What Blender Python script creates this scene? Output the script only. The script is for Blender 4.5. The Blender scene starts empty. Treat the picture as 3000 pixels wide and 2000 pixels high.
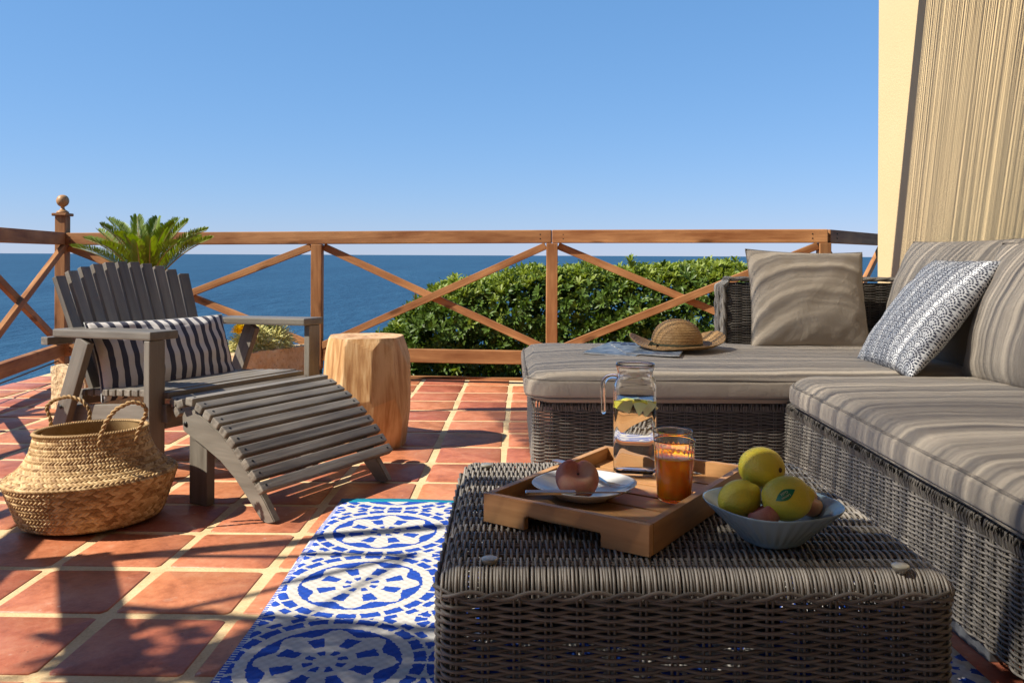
import bpy, bmesh, math, random
import numpy as np
from mathutils import Vector, Matrix

random.seed(7)
rng = np.random.default_rng(7)
scn = bpy.context.scene
COL = scn.collection

# ------------------------------------------------------------------ camera
F = 2500.0           # focal length in photograph pixels (3000 wide)
CH = 0.85            # eye height
ROLL = 0.0043
HX, HY = 1500.0, 747.5
cam_d = bpy.data.cameras.new('camera')
cam_d.sensor_fit = 'HORIZONTAL'
cam_d.sensor_width = 36.0
cam_d.lens = 36.0 * F / 3000.0
cam_d.shift_y = -(1000.0 - HY) / 3000.0
cam_d.clip_start = 0.05
cam_d.clip_end = 90000.0
cam = bpy.data.objects.new('camera', cam_d)
COL.objects.link(cam)
cr, sr = math.cos(ROLL), math.sin(ROLL)
cam.matrix_world = Matrix(((cr, -sr, 0, 0), (0, 0, -1, 0), (sr, cr, 0, CH), (0, 0, 0, 1)))
scn.camera = cam

# ------------------------------------------------------------------ sky, sun, exposure
SUN = Vector((1.0, 0.30, -1.02)).normalized()      # direction the light travels
sun_el = math.asin(-SUN.z)
sun_az = math.atan2(-SUN.x, -SUN.y)                # measured from +Y towards +X
world = bpy.data.worlds.new('World')
scn.world = world
world.use_nodes = True
wn = world.node_tree
wn.nodes.clear()
sky = wn.nodes.new('ShaderNodeTexSky')
sky.sky_type = 'NISHITA'
sky.sun_disc = False
sky.sun_elevation = sun_el
sky.sun_rotation = sun_az
sky.altitude = 30.0
sky.air_density = 1.0
sky.dust_density = 0.0
sky.ozone_density = 10.0
bg = wn.nodes.new('ShaderNodeBackground')
bg.inputs['Strength'].default_value = 0.075
wo = wn.nodes.new('ShaderNodeOutputWorld')
# clear Mediterranean blue: an even tone curve over the whole sky, channel by channel
sp = wn.nodes.new('ShaderNodeSeparateColor'); cb_ = wn.nodes.new('ShaderNodeCombineColor')
wn.links.new(sky.outputs[0], sp.inputs[0])
for ch_, (k_, p_) in enumerate(((1.24, .68), (1.88, .50), (2.62, .48))):
    pw = wn.nodes.new('ShaderNodeMath'); pw.operation = 'POWER'; pw.inputs[1].default_value = p_
    ml = wn.nodes.new('ShaderNodeMath'); ml.operation = 'MULTIPLY'; ml.inputs[1].default_value = k_
    wn.links.new(sp.outputs[ch_], pw.inputs[0]); wn.links.new(pw.outputs[0], ml.inputs[0]); wn.links.new(ml.outputs[0], cb_.inputs[ch_])
wn.links.new(cb_.outputs[0], bg.inputs[0])
wn.links.new(bg.outputs[0], wo.inputs[0])
sun_d = bpy.data.lights.new('sun', 'SUN')
sun_d.energy = 5.0
sun_d.angle = math.radians(0.53)
sun_d.color = (1.0, 0.93, 0.80)
sun_o = bpy.data.objects.new('sun', sun_d)
sun_o.rotation_euler = SUN.to_track_quat('-Z', 'Y').to_euler()
sun_o.location = (-8, -2, 9)
COL.objects.link(sun_o)
scn.view_settings.view_transform = 'Standard'
scn.view_settings.look = 'None'
scn.view_settings.gamma = 1.0
scn.view_settings.use_curve_mapping = False
scn.view_settings.exposure = 0.87
scn.render.engine = 'CYCLES'
scn.cycles.use_denoising = True
scn.cycles.max_bounces = 10
scn.cycles.transparent_max_bounces = 12
scn.cycles.transmission_bounces = 10
scn.cycles.sample_clamp_indirect = 6.0

# ------------------------------------------------------------------ helpers
R_ = np.array([cr, 0, sr]); U_ = np.array([-sr, 0, cr])


def ray(px, py):
    return (px - HX) / F * R_ - (py - HY) / F * U_ + np.array([0, 1.0, 0])


def at(px, py, Y):
    """the point that stands at depth Y along a sight line"""
    return Vector(ray(px, py) * Y + np.array([0, 0, CH]))


def on(px, py, z=0.0):
    """where a sight line meets the level z"""
    d = ray(px, py)
    return Vector(d * ((z - CH) / d[2]) + np.array([0, 0, CH]))


class E:
    """a node socket with arithmetic"""
    def __init__(s, g, k): s.g, s.k = g, k
    def _b(s, op, o, r=False): return s.g.math(op, o, s) if r else s.g.math(op, s, o)
    def __add__(s, o): return s._b('ADD', o)
    __radd__ = __add__
    def __sub__(s, o): return s._b('SUBTRACT', o)
    def __rsub__(s, o): return s._b('SUBTRACT', o, True)
    def __mul__(s, o): return s._b('MULTIPLY', o)
    __rmul__ = __mul__
    def __truediv__(s, o): return s._b('DIVIDE', o)
    def __pow__(s, o): return s._b('POWER', o)
    def __gt__(s, o): return s._b('GREATER_THAN', o)
    def __lt__(s, o): return s._b('LESS_THAN', o)
    def abs(s): return s.g.math('ABSOLUTE', s)
    def floor(s): return s.g.math('FLOOR', s)
    def round(s): return s.g.math('ROUND', s)
    def frac(s): return s.g.math('FRACT', s)
    def sin(s): return s.g.math('SINE', s)
    def cos(s): return s.g.math('COSINE', s)
    def sqrt(s): return s.g.math('SQRT', s)
    def max(s, o): return s.g.math('MAXIMUM', s, o)
    def min(s, o): return s.g.math('MINIMUM', s, o)


ALB = .74            # overall reflectance of matt surfaces


class G:
    """a small material builder"""
    def __init__(s, name, k=ALB, **kw):
        s.kk = k
        s.m = bpy.data.materials.new(name)
        s.m.use_nodes = True
        s.t = s.m.node_tree
        s.b = s.t.nodes['Principled BSDF']
        s.out = s.t.nodes['Material Output']
        for k, v in kw.items(): s.set(k, v)
        s._tc = None
    def set(s, k, v, node=None):
        node = node or s.b
        names = {'col': 'Base Color', 'rough': 'Roughness', 'metal': 'Metallic', 'spec': 'Specular IOR Level', 'trans': 'Transmission Weight',
                 'ior': 'IOR', 'sss': 'Subsurface Weight', 'normal': 'Normal', 'sheen': 'Sheen Weight', 'coat': 'Coat Weight'}
        i = node.inputs[names.get(k, k)]
        if k == 'col' and s.kk != 1:
            if isinstance(v, (tuple, list)): v = tuple(c * s.kk for c in v[:3])
            else: v = s.hsv(v.k if isinstance(v, E) else v, v=s.kk)
        if isinstance(v, E): s.t.links.new(v.k, i)
        elif isinstance(v, bpy.types.NodeSocket): s.t.links.new(v, i)
        elif isinstance(v, (tuple, list)) and len(v) == 3 and i.type == 'RGBA': i.default_value = (*v, 1)
        else: i.default_value = v
    def node(s, typ, **kw):
        n = s.t.nodes.new(typ)
        for k, v in kw.items(): setattr(n, k, v)
        return n
    def math(s, op, a, b=None):
        n = s.node('ShaderNodeMath', operation=op)
        for i, v in enumerate((a, b)):
            if v is None: continue
            if isinstance(v, E): s.t.links.new(v.k, n.inputs[i])
            else: n.inputs[i].default_value = float(v)
        return E(s, n.outputs[0])
    def tc(s, which='Object'):
        if s._tc is None: s._tc = s.node('ShaderNodeTexCoord')
        return s._tc.outputs[which]
    def xyz(s, vec):
        n = s.node('ShaderNodeSeparateXYZ'); s.t.links.new(vec, n.inputs[0])
        return [E(s, o) for o in n.outputs]
    def comb(s, x, y, z):
        n = s.node('ShaderNodeCombineXYZ')
        for i, v in enumerate((x, y, z)):
            if isinstance(v, E): s.t.links.new(v.k, n.inputs[i])
            else: n.inputs[i].default_value = float(v)
        return n.outputs[0]
    def rand(s):
        if not hasattr(s, '_oi'): s._oi = s.node('ShaderNodeObjectInfo')
        return E(s, s._oi.outputs['Random'])
    def mapped(s, scale=(1, 1, 1), which='Object', jitter=0.0):
        n = s.node('ShaderNodeMapping'); s.t.links.new(s.tc(which), n.inputs['Vector'])
        n.inputs['Scale'].default_value = scale
        if jitter:
            c = s.comb(s.rand() * jitter, s.rand() * (jitter * 2.7), s.rand() * (jitter * 1.9))
            s.t.links.new(c, n.inputs['Location'])
        return n.outputs[0]
    def noise(s, vec, scale=5, detail=3, rough=.55, dist=0, out=0):
        n = s.node('ShaderNodeTexNoise')
        s.t.links.new(vec, n.inputs['Vector'])
        n.inputs['Scale'].default_value = scale; n.inputs['Detail'].default_value = detail
        n.inputs['Roughness'].default_value = rough; n.inputs['Distortion'].default_value = dist
        return E(s, n.outputs[0]) if out == 0 else n.outputs[out]
    def voronoi(s, vec, scale=5, feature='F1'):
        n = s.node('ShaderNodeTexVoronoi', feature=feature); s.t.links.new(vec, n.inputs['Vector'])
        n.inputs['Scale'].default_value = scale
        return E(s, n.outputs['Distance'])
    def ramp(s, fac, stops):
        n = s.node('ShaderNodeValToRGB'); s.t.links.new(fac.k, n.inputs[0])
        el = n.color_ramp.elements
        while len(el) < len(stops): el.new(.5)
        for e, (p, c) in zip(el, stops): e.position = p; e.color = (*c, 1) if len(c) == 3 else c
        return n.outputs[0]
    def mix(s, fac, a, b, mode='MIX'):
        n = s.node('ShaderNodeMix', data_type='RGBA', blend_type=mode)
        for i, v in ((0, fac), (6, a), (7, b)):
            if isinstance(v, E): s.t.links.new(v.k, n.inputs[i])
            elif isinstance(v, bpy.types.NodeSocket): s.t.links.new(v, n.inputs[i])
            elif isinstance(v, (tuple, list)): n.inputs[i].default_value = (*v, 1)
            else: n.inputs[i].default_value = v
        return n.outputs[2]
    def hsv(s, col, h=None, sat=None, v=None):
        n = s.node('ShaderNodeHueSaturation')
        s.t.links.new(col, n.inputs['Color'])
        for k, x in (('Hue', h), ('Saturation', sat), ('Value', v)):
            if x is None: continue
            if isinstance(x, E): s.t.links.new(x.k, n.inputs[k])
            else: n.inputs[k].default_value = x
        return n.outputs[0]
    def bump(s, h, strength=.3, dist=.01, prev=None):
        n = s.node('ShaderNodeBump'); s.t.links.new(h.k, n.inputs['Height'])
        n.inputs['Strength'].default_value = strength; n.inputs['Distance'].default_value = dist
        if prev is not None: s.t.links.new(prev, n.inputs['Normal'])
        s.t.links.new(n.outputs[0], s.b.inputs['Normal'])
        return n.outputs[0]


def link(o, parent=None):
    COL.objects.link(o)
    if parent is not None:
        o.parent = parent
        root = parent
        M = parent.matrix_basis.copy()
        while root.parent is not None:          # world matrix of the parent (parents are placed in world space)
            root = root.parent
        o.matrix_parent_inverse = M.inverted()
    return o


def tag(o, label=None, cat=None, group=None, kind=None):
    if label: o['label'] = label
    if cat: o['category'] = cat
    if group: o['group'] = group
    if kind: o['kind'] = kind
    return o


def thing(name, label, cat, loc=(0, 0, 0), group=None):
    o = bpy.data.objects.new(name, None)
    o.empty_display_size = .1
    o.matrix_basis = Matrix.Translation(Vector(loc))
    COL.objects.link(o)
    return tag(o, label, cat, group)


def mesh(name, V, Fc, mat=None, smooth=False, uv=None):
    me = bpy.data.meshes.new(name)
    V = np.asarray(V, dtype=float).reshape(-1, 3)
    if isinstance(Fc, np.ndarray) and Fc.ndim == 2:
        nf, k = Fc.shape
        me.vertices.add(len(V)); me.vertices.foreach_set('co', V.ravel())
        me.loops.add(nf * k); me.loops.foreach_set('vertex_index', Fc.ravel().astype(np.int32))
        me.polygons.add(nf)
        me.polygons.foreach_set('loop_start', (np.arange(nf) * k).astype(np.int32))
        me.update(calc_edges=True)
    else:
        me.from_pydata([tuple(v) for v in V], [], [tuple(int(i) for i in f) for f in Fc])
    if smooth is True:
        me.polygons.foreach_set('use_smooth', [True] * len(me.polygons))
    if uv is not None:
        l = me.uv_layers.new(name='UVMap')
        idx = np.empty(len(me.loops), dtype=np.int32); me.loops.foreach_get('vertex_index', idx)
        l.data.foreach_set('uv', np.asarray(uv, dtype=float)[idx].ravel())
    if mat is not None: me.materials.append(mat)
    me.validate(); me.update()
    return me


def add(name, me, parent=None, M=None, **t):
    o = bpy.data.objects.new(name, me)
    link(o, parent)
    if M is not None:
        o.matrix_basis = M if parent is None or True else M
    if t: tag(o, **t)
    return o


def obj(name, V, Fc, mat, parent=None, smooth=False, uv=None, **t):
    return add(name, mesh(name, V, Fc, mat, smooth, uv), parent, **t)


def place(o, M):
    o.matrix_basis = M
    return o


_boxes = {}


def box_mesh(name, L, W, H_, mat, bev=.003, seg=2):
    key = (round(L, 4), round(W, 4), round(H_, 4), mat.name, round(bev, 4), seg)
    if key in _boxes: return _boxes[key]
    bm = bmesh.new()
    bmesh.ops.create_cube(bm, size=1)
    for v in bm.verts: v.co = Vector((v.co.x * L, v.co.y * W, v.co.z * H_))
    if bev > 0:
        bmesh.ops.bevel(bm, geom=bm.edges[:], offset=min(bev, .45 * min(L, W, H_)), segments=seg, profile=.6, affect='EDGES')
    me = bpy.data.meshes.new(name)
    bm.to_mesh(me); bm.free()
    me.materials.append(mat)
    _boxes[key] = me
    return me


def frame(p0, p1, up=(0, 0, 1)):
    x = (Vector(p1) - Vector(p0)).normalized()
    z = Vector(up); z = (z - x * z.dot(x)).normalized()
    y = z.cross(x)
    M = Matrix(((x.x, y.x, z.x, 0), (x.y, y.y, z.y, 0), (x.z, y.z, z.z, 0), (0, 0, 0, 1)))
    M.translation = (Vector(p0) + Vector(p1)) / 2
    return M


def bar(name, p0, p1, w, h, mat, parent=None, up=(0, 0, 1), bev=.003, **t):
    L = (Vector(p1) - Vector(p0)).length
    o = add(name, box_mesh(name, L, w, h, mat, bev), parent)
    o.matrix_basis = frame(p0, p1, up)
    if t: tag(o, **t)
    return o


def tube_arrays(P, r, sides=6, closed=False, up=(0, 0, 1), cap=True):
    P = np.asarray(P, dtype=float); n = len(P)
    if closed: T = np.roll(P, -1, 0) - np.roll(P, 1, 0)
    else: T = np.gradient(P, axis=0)
    T /= np.linalg.norm(T, axis=1)[:, None] + 1e-12
    up = np.asarray(up, float)
    A = np.cross(np.broadcast_to(up, T.shape), T)
    ln = np.linalg.norm(A, axis=1)
    bad = ln < 1e-3
    if bad.any(): A[bad] = np.cross(np.array([1.0, .2, 0]), T[bad]); ln = np.linalg.norm(A, axis=1)
    A /= ln[:, None]
    B = np.cross(T, A)
    r = np.broadcast_to(np.asarray(r, float), (n,))
    ang = np.arange(sides) / sides * 2 * np.pi
    V = P[:, None, :] + r[:, None, None] * (np.cos(ang)[None, :, None] * A[:, None, :] + np.sin(ang)[None, :, None] * B[:, None, :])
    m = n if closed else n - 1
    i = np.arange(m)[:, None]; j = np.arange(sides)[None, :]
    i2 = (i + 1) % n; j2 = (j + 1) % sides
    Fq = np.stack([i * sides + j, i * sides + j2, i2 * sides + j2, i2 * sides + j], -1).reshape(-1, 4)
    return V.reshape(-1, 3), Fq


def join(parts):
    Vs, Fs, o = [], [], 0
    for V, Fq in parts:
        V = np.asarray(V, float); Vs.append(V); Fs.append(np.asarray(Fq) + o); o += len(V)
    return np.concatenate(Vs), np.concatenate(Fs)


def tube(name, P, r, mat, parent=None, sides=6, closed=False, up=(0, 0, 1), **t):
    V, Fq = tube_arrays(P, r, sides, closed, up)
    return obj(name, V, Fq, mat, parent, True, **t)


def lathe_arrays(prof, seg=32, sx=1.0, sy=1.0):
    prof = np.asarray(prof, float)
    a = np.arange(seg) / seg * 2 * np.pi
    V = np.stack([prof[:, 0][:, None] * np.cos(a) * sx, prof[:, 0][:, None] * np.sin(a) * sy, np.broadcast_to(prof[:, 1][:, None], (len(prof), seg))], -1)
    i = np.arange(len(prof) - 1)[:, None]; j = np.arange(seg)[None, :]; j2 = (j + 1) % seg
    Fq = np.stack([i * seg + j, i * seg + j2, (i + 1) * seg + j2, (i + 1) * seg + j], -1).reshape(-1, 4)
    return V.reshape(-1, 3), Fq


def prism(name, poly, thick, mat, parent, M, bev=.003, **t):
    """polygon in local XZ, extruded along local Y"""
    bm = bmesh.new()
    lo = [bm.verts.new((x, -thick / 2, z)) for x, z in poly]
    f = bm.faces.new(lo)
    ret = bmesh.ops.extrude_face_region(bm, geom=[f])
    for v in ret['geom']:
        if isinstance(v, bmesh.types.BMVert): v.co.y += thick
    bmesh.ops.recalc_face_normals(bm, faces=bm.faces[:])
    if bev: bmesh.ops.bevel(bm, geom=[e for e in bm.edges if e.calc_face_angle(0) > .5], offset=bev, segments=2, affect='EDGES')
    me = bpy.data.meshes.new(name); bm.to_mesh(me); bm.free()
    me.materials.append(mat)
    o = add(name, me, parent); o.matrix_basis = M
    if t: tag(o, **t)
    return o


def vnoise(x, y, s=0):
    """cheap smooth noise in numpy"""
    return (np.sin(x * 1.7 + y * .6 + s) + np.sin(x * -.9 + y * 1.9 + 2.1 * s) + np.sin(x * 2.9 - y * 2.3 + .7 * s) * .6 + np.sin(x * .4 + y * 3.7 + 1.3 * s) * .5) / 3.1


# ------------------------------------------------------------------ materials
def wood(name, dark, light, rough=.55, grain=60., knots=True, spec=.35, bump=.15, k=ALB):
    g = G(name, k=k, rough=rough, spec=spec)
    v = g.mapped((1.2, grain * .35, grain * .35), jitter=9)
    n1 = g.noise(v, 1.0, 5, .6, .6)
    v2 = g.mapped((3.0, 22, 22), jitter=9)
    n2 = g.noise(v2, 2.2, 4, .65, .3)
    v3 = g.mapped((2.2, 5, 5), jitter=9)
    n3 = g.noise(v3, 1.6, 2)
    m = (n1 * .55 + n2 * .25 + n3 * .35)
    mid = tuple((a + b) / 2 for a, b in zip(dark, light))
    c = g.ramp(m, [(.42, dark), (.56, mid), (.69, light)])
    if knots:
        k = g.voronoi(g.mapped((3.2, 9, 9), jitter=5), 1.0)
        kn = g.ramp(k, [(.10, (1, 1, 1)), (.21, (0, 0, 0))])
        kk = g.node('ShaderNodeSeparateColor'); g.t.links.new(kn, kk.inputs[0])
        c = g.mix(E(g, kk.outputs[0]) * .7, c, tuple(d * .38 for d in dark))
    c = g.hsv(c, v=g.rand() * .3 + .85)
    g.set('col', c)
    g.bump(n1 + n2 * .6, bump, .004)
    g.set('rough', n2 * .25 + (rough - .1))
    return g.m


M_RAIL = wood('stained_pine', (.25, .090, .031), (.56, .275, .115), .62, 50, spec=.18, bump=.3)
M_GREY = wood('grey_painted_wood', (.140, .120, .096), (.265, .234, .192), .42, 70, False, .55, .25)
M_SLAT = wood('weathered_grey_wood', (.085, .070, .055), (.335, .295, .240), .46, 90, False, .5, .6)
M_TRAY = wood('teak', (.34, .155, .056), (.58, .315, .130), .45, 60, False, k=.80)
M_STUMP = None


def stump_mat():
    g = G('carved_wood', k=.85, rough=.5, spec=.35)
    v = g.mapped((34, 34, 1.6))
    n = g.noise(v, 1.6, 5, .6, .25)
    n2 = g.noise(g.mapped((9, 9, .7)), 1.7, 3, .5, .2)
    crk = g.noise(g.mapped((42, 42, 1.1)), 1.0, 3, .7, .1)
    c = g.ramp(n * .55 + n2 * .5, [(.38, (.33, .145, .052)), (.50, (.56, .31, .13)), (.63, (.76, .51, .265))])
    c = g.mix((crk > .70) * .55, c, (.12, .05, .02))
    g.set('col', c); g.bump(n, .2, .003)
    return g.m


M_STUMP = stump_mat()


def tile_mat():
    g = G('terracotta', rough=.5, spec=.4)
    o = g.mapped((1, 1, 1), jitter=7)
    n = g.noise(o, 5, 5, .62, .6)
    n2 = g.noise(o, 38, 4, .7)
    n3 = g.noise(o, 11, 4, .65, .9)
    c = g.ramp(n * .62 + n2 * .38, [(.36, (.36, .108, .050)), (.5, (.56, .185, .090)), (.68, (.68, .290, .160))])
    w = g.ramp(n3, [(.63, (0, 0, 0)), (.80, (1, 1, 1))])
    ws = g.node('ShaderNodeSeparateColor'); g.t.links.new(w, ws.inputs[0])
    c = g.mix(E(g, ws.outputs[0]) * .60, c, (.66, .42, .32))
    sp_ = g.ramp(g.voronoi(o, 55), [(.10, (1, 1, 1)), (.16, (0, 0, 0))])
    sps = g.node('ShaderNodeSeparateColor'); g.t.links.new(sp_, sps.inputs[0])
    c = g.mix(E(g, sps.outputs[0]) * (n3 > .56) * .55, c, (.10, .035, .02))
    sp2 = g.ramp(g.voronoi(o, 21), [(.07, (1, 1, 1)), (.12, (0, 0, 0))])
    sps2 = g.node('ShaderNodeSeparateColor'); g.t.links.new(sp2, sps2.inputs[0])
    c = g.mix(E(g, sps2.outputs[0]) * (n > .52) * .5, c, (.72, .52, .42))
    c = g.hsv(c, h=g.rand() * .016 + .492, v=g.rand() * .34 + .82)
    g.set('col', c)
    g.bump(n2 * .8 + n * .9, .35, .006)
    g.set('rough', n3 * .35 + .28)
    return g.m


M_TILE = tile_mat()


def grout_mat():
    g = G('sand_grout', k=.84, rough=.85, spec=.2)
    o = g.tc()
    n = g.noise(o, 160, 4, .7); n2 = g.noise(o, 6, 4, .6)
    c = g.ramp(n * .45 + n2 * .55, [(.36, (.52, .35, .18)), (.5, (.70, .50, .275)), (.66, (.79, .60, .36))])
    g.set('col', c); g.bump(n, .35, .003)
    return g.m


M_GROUT = grout_mat()


def rug_mat():
    g = G('woven_rug', k=.84, rough=.8, spec=.2)
    o = g.tc()
    x, y, z = g.xyz(o)
    wob = g.noise(o, 95, 2, .6); wob2 = g.noise(o, 88, 2, .6, .4)
    P = .42
    u = (x + .383) / P + (wob - .5) * .030
    v = (y - 2.604) / P + (wob2 - .5) * .030
    cu = u - u.round(); cv = v - v.round()
    r = (cu * cu + cv * cv).sqrt()
    th = g.math('ARCTAN2', cv, cu)
    c4 = (th * 4.0).cos().abs()
    ew = (cu.abs() > cv.abs() * 1.6)
    petal = r < (c4 ** 2.2) * .070 + .288
    disc = r < .375
    blue = disc * (1 - petal)
    wedge = (r > .158) * (r < .262) * (c4 < .62)
    inner = (r > .062) * (r < .112) * (c4 < .72)
    blue = blue.max(wedge).max(inner)
    seg = (th * 11.0).sin().abs()
    band = (r > .437) * (r < .497) * (seg > .30)
    band2 = (r > .515) * (r < .56) * ((th * 13.0).sin().abs() > .62)
    au = .5 - cu.abs(); av = .5 - cv.abs()
    rc = (au * au + av * av).sqrt()
    tc_ = g.math('ARCTAN2', av, au)
    corner = (rc > .045) * (rc < .115) * ((tc_ * 4.0).cos().abs() > .35)
    out = (r > .42)
    blue = blue.max(out * band).max(out * band2 * (rc > .13)).max(out * corner)
    # stitched border: dashes of blue on white along the long edge
    dash = ((y * 95.0 + wob * .6).frac() > .45)
    e = (x + .581).abs() < .006
    blue = blue * (1 - e) + e * dash
    weave = ((x * 230.0).sin() * (y * 230.0).sin()) * .5 + .5
    nn = g.noise(o, 300, 2, .6)
    white = g.mix(nn, (.56, .53, .48), (.76, .73, .68))
    blu = g.mix(nn, (.006, .040, .30), (.014, .095, .56))
    c = g.mix(blue, white, blu)
    teal = (y > 2.905)
    c = g.mix(teal, c, g.mix(nn, (.0, .22, .36), (.01, .36, .50)))
    c = g.mix((1 - weave) * .22, c, (.05, .05, .10))
    g.set('col', c)
    g.bump(weave * .8 + nn * .6, .5, .003)
    return g.m


M_RUG = rug_mat()


def fabric(name, col, dark=.8, bump=.3, k=.92):
    g = G(name, k=k, rough=.85, spec=.15, sheen=.15)
    o = g.tc()
    x, y, z = g.xyz(o)
    w = (x * 900.0).sin() * (y * 900.0).sin() + (z * 900.0).sin() * .6
    n = g.noise(o, 9, 4, .6); n2 = g.noise(o, 420, 2)
    c = g.mix(n * .6 + n2 * .4, tuple(k * dark for k in col), tuple(min(1, k * 1.12) for k in col))
    g.set('col', c)
    cr1 = g.noise(g.mapped((1, 1, 1)), 3.2, 5, .62, 1.6)
    crease = ((cr1 - .5).abs() * 7.0).min(1.0)
    g.bump(n * 1.0 + n2 * .12 + crease * .35, bump, .012)
    return g.m


M_CUSH = fabric('taupe_canvas', (.355, .302, .240))
M_PIPE = fabric('taupe_piping', (.235, .20, .16))


def stripe_mat():
    g = G('striped_cotton', rough=.8, spec=.15)
    uv = g.tc('UV'); u, v, _ = g.xyz(uv)
    n = g.noise(uv, 6, 3)
    s = ((u * 13.2 + .35 + (g.noise(uv, 3.0, 2) - .5) * .09).frac() < .47)
    c = g.mix(s, (.78, .73, .68), (.075, .076, .105))
    n2 = g.noise(g.tc(), 500, 2)
    c = g.hsv(c, v=n2 * .3 + .85)
    g.set('col', c); g.bump(n, .15, .02)
    return g.m


M_STRIPE = stripe_mat()


def wave_mat():
    g = G('dotted_wave_cotton', rough=.8, spec=.15)
    uv = g.tc('UV'); u, v, _ = g.xyz(uv)
    n = g.noise(uv, 900, 2)
    W = 1.0 / 7.0
    Rr = W * .5
    h = Rr * .62
    x = u; y = v
    jb = (y / h).floor()
    d = None; ax = None
    for k in (0, -1, -2):
        j = jb + k
        off = (j * .5).frac() * W           # odd rows shifted by half a wave
        xx = x - off
        cx = xx - (xx / W).round() * W
        cy = y - j * h
        dd = (cx * cx + cy * cy).sqrt()
        an = g.math('ARCTAN2', cx, cy)
        if d is None: d, ax = dd, an
        else:
            ins = dd < Rr
            d = d * (1 - ins) + dd * ins
            ax = ax * (1 - ins) + an * ins
    q = d / Rr * 3.7
    ring = (q - .35).round()
    fr = (q - .35) - ring
    arc = ax * ring * 1.45
    fa = (arc - arc.round()) / 1.45
    dot = ((fr * fr + fa * fa).sqrt() < .285) * (ring > .5)
    c = g.mix(dot, (.70, .71, .72), (.020, .024, .055))
    g.set('col', c)
    g.bump(g.noise(uv, 5, 3), .12, .02)
    return g.m


M_WAVE = wave_mat()


def rattan(name, c0, c1):
    g = G(name, rough=.48, spec=.4)
    n = g.noise(g.mapped((1, 1, 1), jitter=3), 45, 3, .6)
    n2 = g.noise(g.mapped((1, 1, 1), jitter=3), 7, 3, .6)
    c = g.mix(n * .5 + n2 * .5, c0, c1)
    c = g.hsv(c, v=g.rand() * .5 + .72)
    g.set('col', c)
    g.bump(g.noise(g.tc(), 600, 2), .1, .001)
    return g.m


M_RATT = rattan('grey_rattan', (.165, .147, .125), (.360, .325, .282))
M_RATT_D = rattan('dark_rattan', (.125, .109, .091), (.270, .238, .202))


def stucco_mat():
    g = G('yellow_stucco', rough=.85, spec=.2)
    o = g.tc()
    n = g.noise(o, 75, 4, .65); n2 = g.noise(o, 3, 3)
    c = g.mix(n2, (.675, .51, .285), (.73, .56, .325))
    g.set('col', c)
    g.bump(n, .22, .010)
    return g.m


M_STUCCO = stucco_mat()


def stone_mat():
    g = G('limestone', k=.95, rough=.85, spec=.2)
    o = g.tc()
    n = g.noise(o, 9, 5, .65, .5); n2 = g.noise(o, 60, 4, .7); v = g.voronoi(o, 34)
    c = g.ramp(n * .6 + n2 * .4, [(.3, (.42, .27, .14)), (.5, (.62, .45, .27)), (.7, (.74, .60, .40))])
    pit = g.ramp(v, [(.08, (.35, .35, .35)), (.22, (1, 1, 1))])
    g.set('col', g.mix(.6, c, pit, 'MULTIPLY'))
    g.bump(n2 * .5 + n + v * .5, .6, .02)
    return g.m


M_STONE = stone_mat()


def straw_mat(name, c0, c1, c2, sc=1.0):
    g = G(name, rough=.6, spec=.3)
    uv = g.tc('UV'); o = g.tc()
    n = g.noise(o, 260 * sc, 3, .7); n2 = g.noise(o, 14, 3, .6)
    c = g.ramp(n * .55 + n2 * .45, [(.32, c0), (.5, c1), (.68, c2)])
    g.set('col', c); g.bump(n, .25, .002)
    return g.m


M_STRAW = straw_mat('seagrass', (.27, .145, .055), (.46, .285, .12), (.62, .43, .215))


def weave_mat():
    g = G('plaited_seagrass', k=.9, rough=.6, spec=.3)
    wn_ = g.node('ShaderNodeTexWhiteNoise', noise_dimensions='2D')
    uu, vv, _ = g.xyz(g.tc('UV'))
    g.t.links.new(g.comb(uu.floor(), vv.floor(), 0), wn_.inputs['Vector'])
    w = E(g, wn_.outputs['Value'])
    o = g.tc(); n = g.noise(o, 260, 3, .7); n2 = g.noise(o, 12, 3, .6)
    c = g.ramp(w * .40 + n * .30 + n2 * .30, [(.30, (.25, .135, .050)), (.5, (.46, .29, .125)), (.70, (.66, .47, .24))])
    g.set('col', c); g.bump(n, .25, .002)
    return g.m


M_WEAVE = weave_mat()
M_HAT = straw_mat('straw_braid', (.24, .12, .04), (.42, .24, .09), (.56, .36, .16))


def leaf_mat(name, c0, c1, rough=.35, trl=.3):
    g = G(name, k=1.0, rough=rough, spec=.3)
    n = g.noise(g.tc(), 11, 2); n2 = g.noise(g.tc(), 60, 2)
    c = g.mix(n * .55 + n2 * .45, c0, c1)
    g.set('col', c)
    tr = g.node('ShaderNodeBsdfTranslucent')
    g.t.links.new(g.hsv(c, v=1.35, sat=1.1), tr.inputs['Color'])
    mx = g.node('ShaderNodeMixShader'); mx.inputs[0].default_value = trl
    g.t.links.new(g.b.outputs[0], mx.inputs[1]); g.t.links.new(tr.outputs[0], mx.inputs[2])
    g.t.links.new(mx.outputs[0], g.out.inputs['Surface'])
    return g.m


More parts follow.
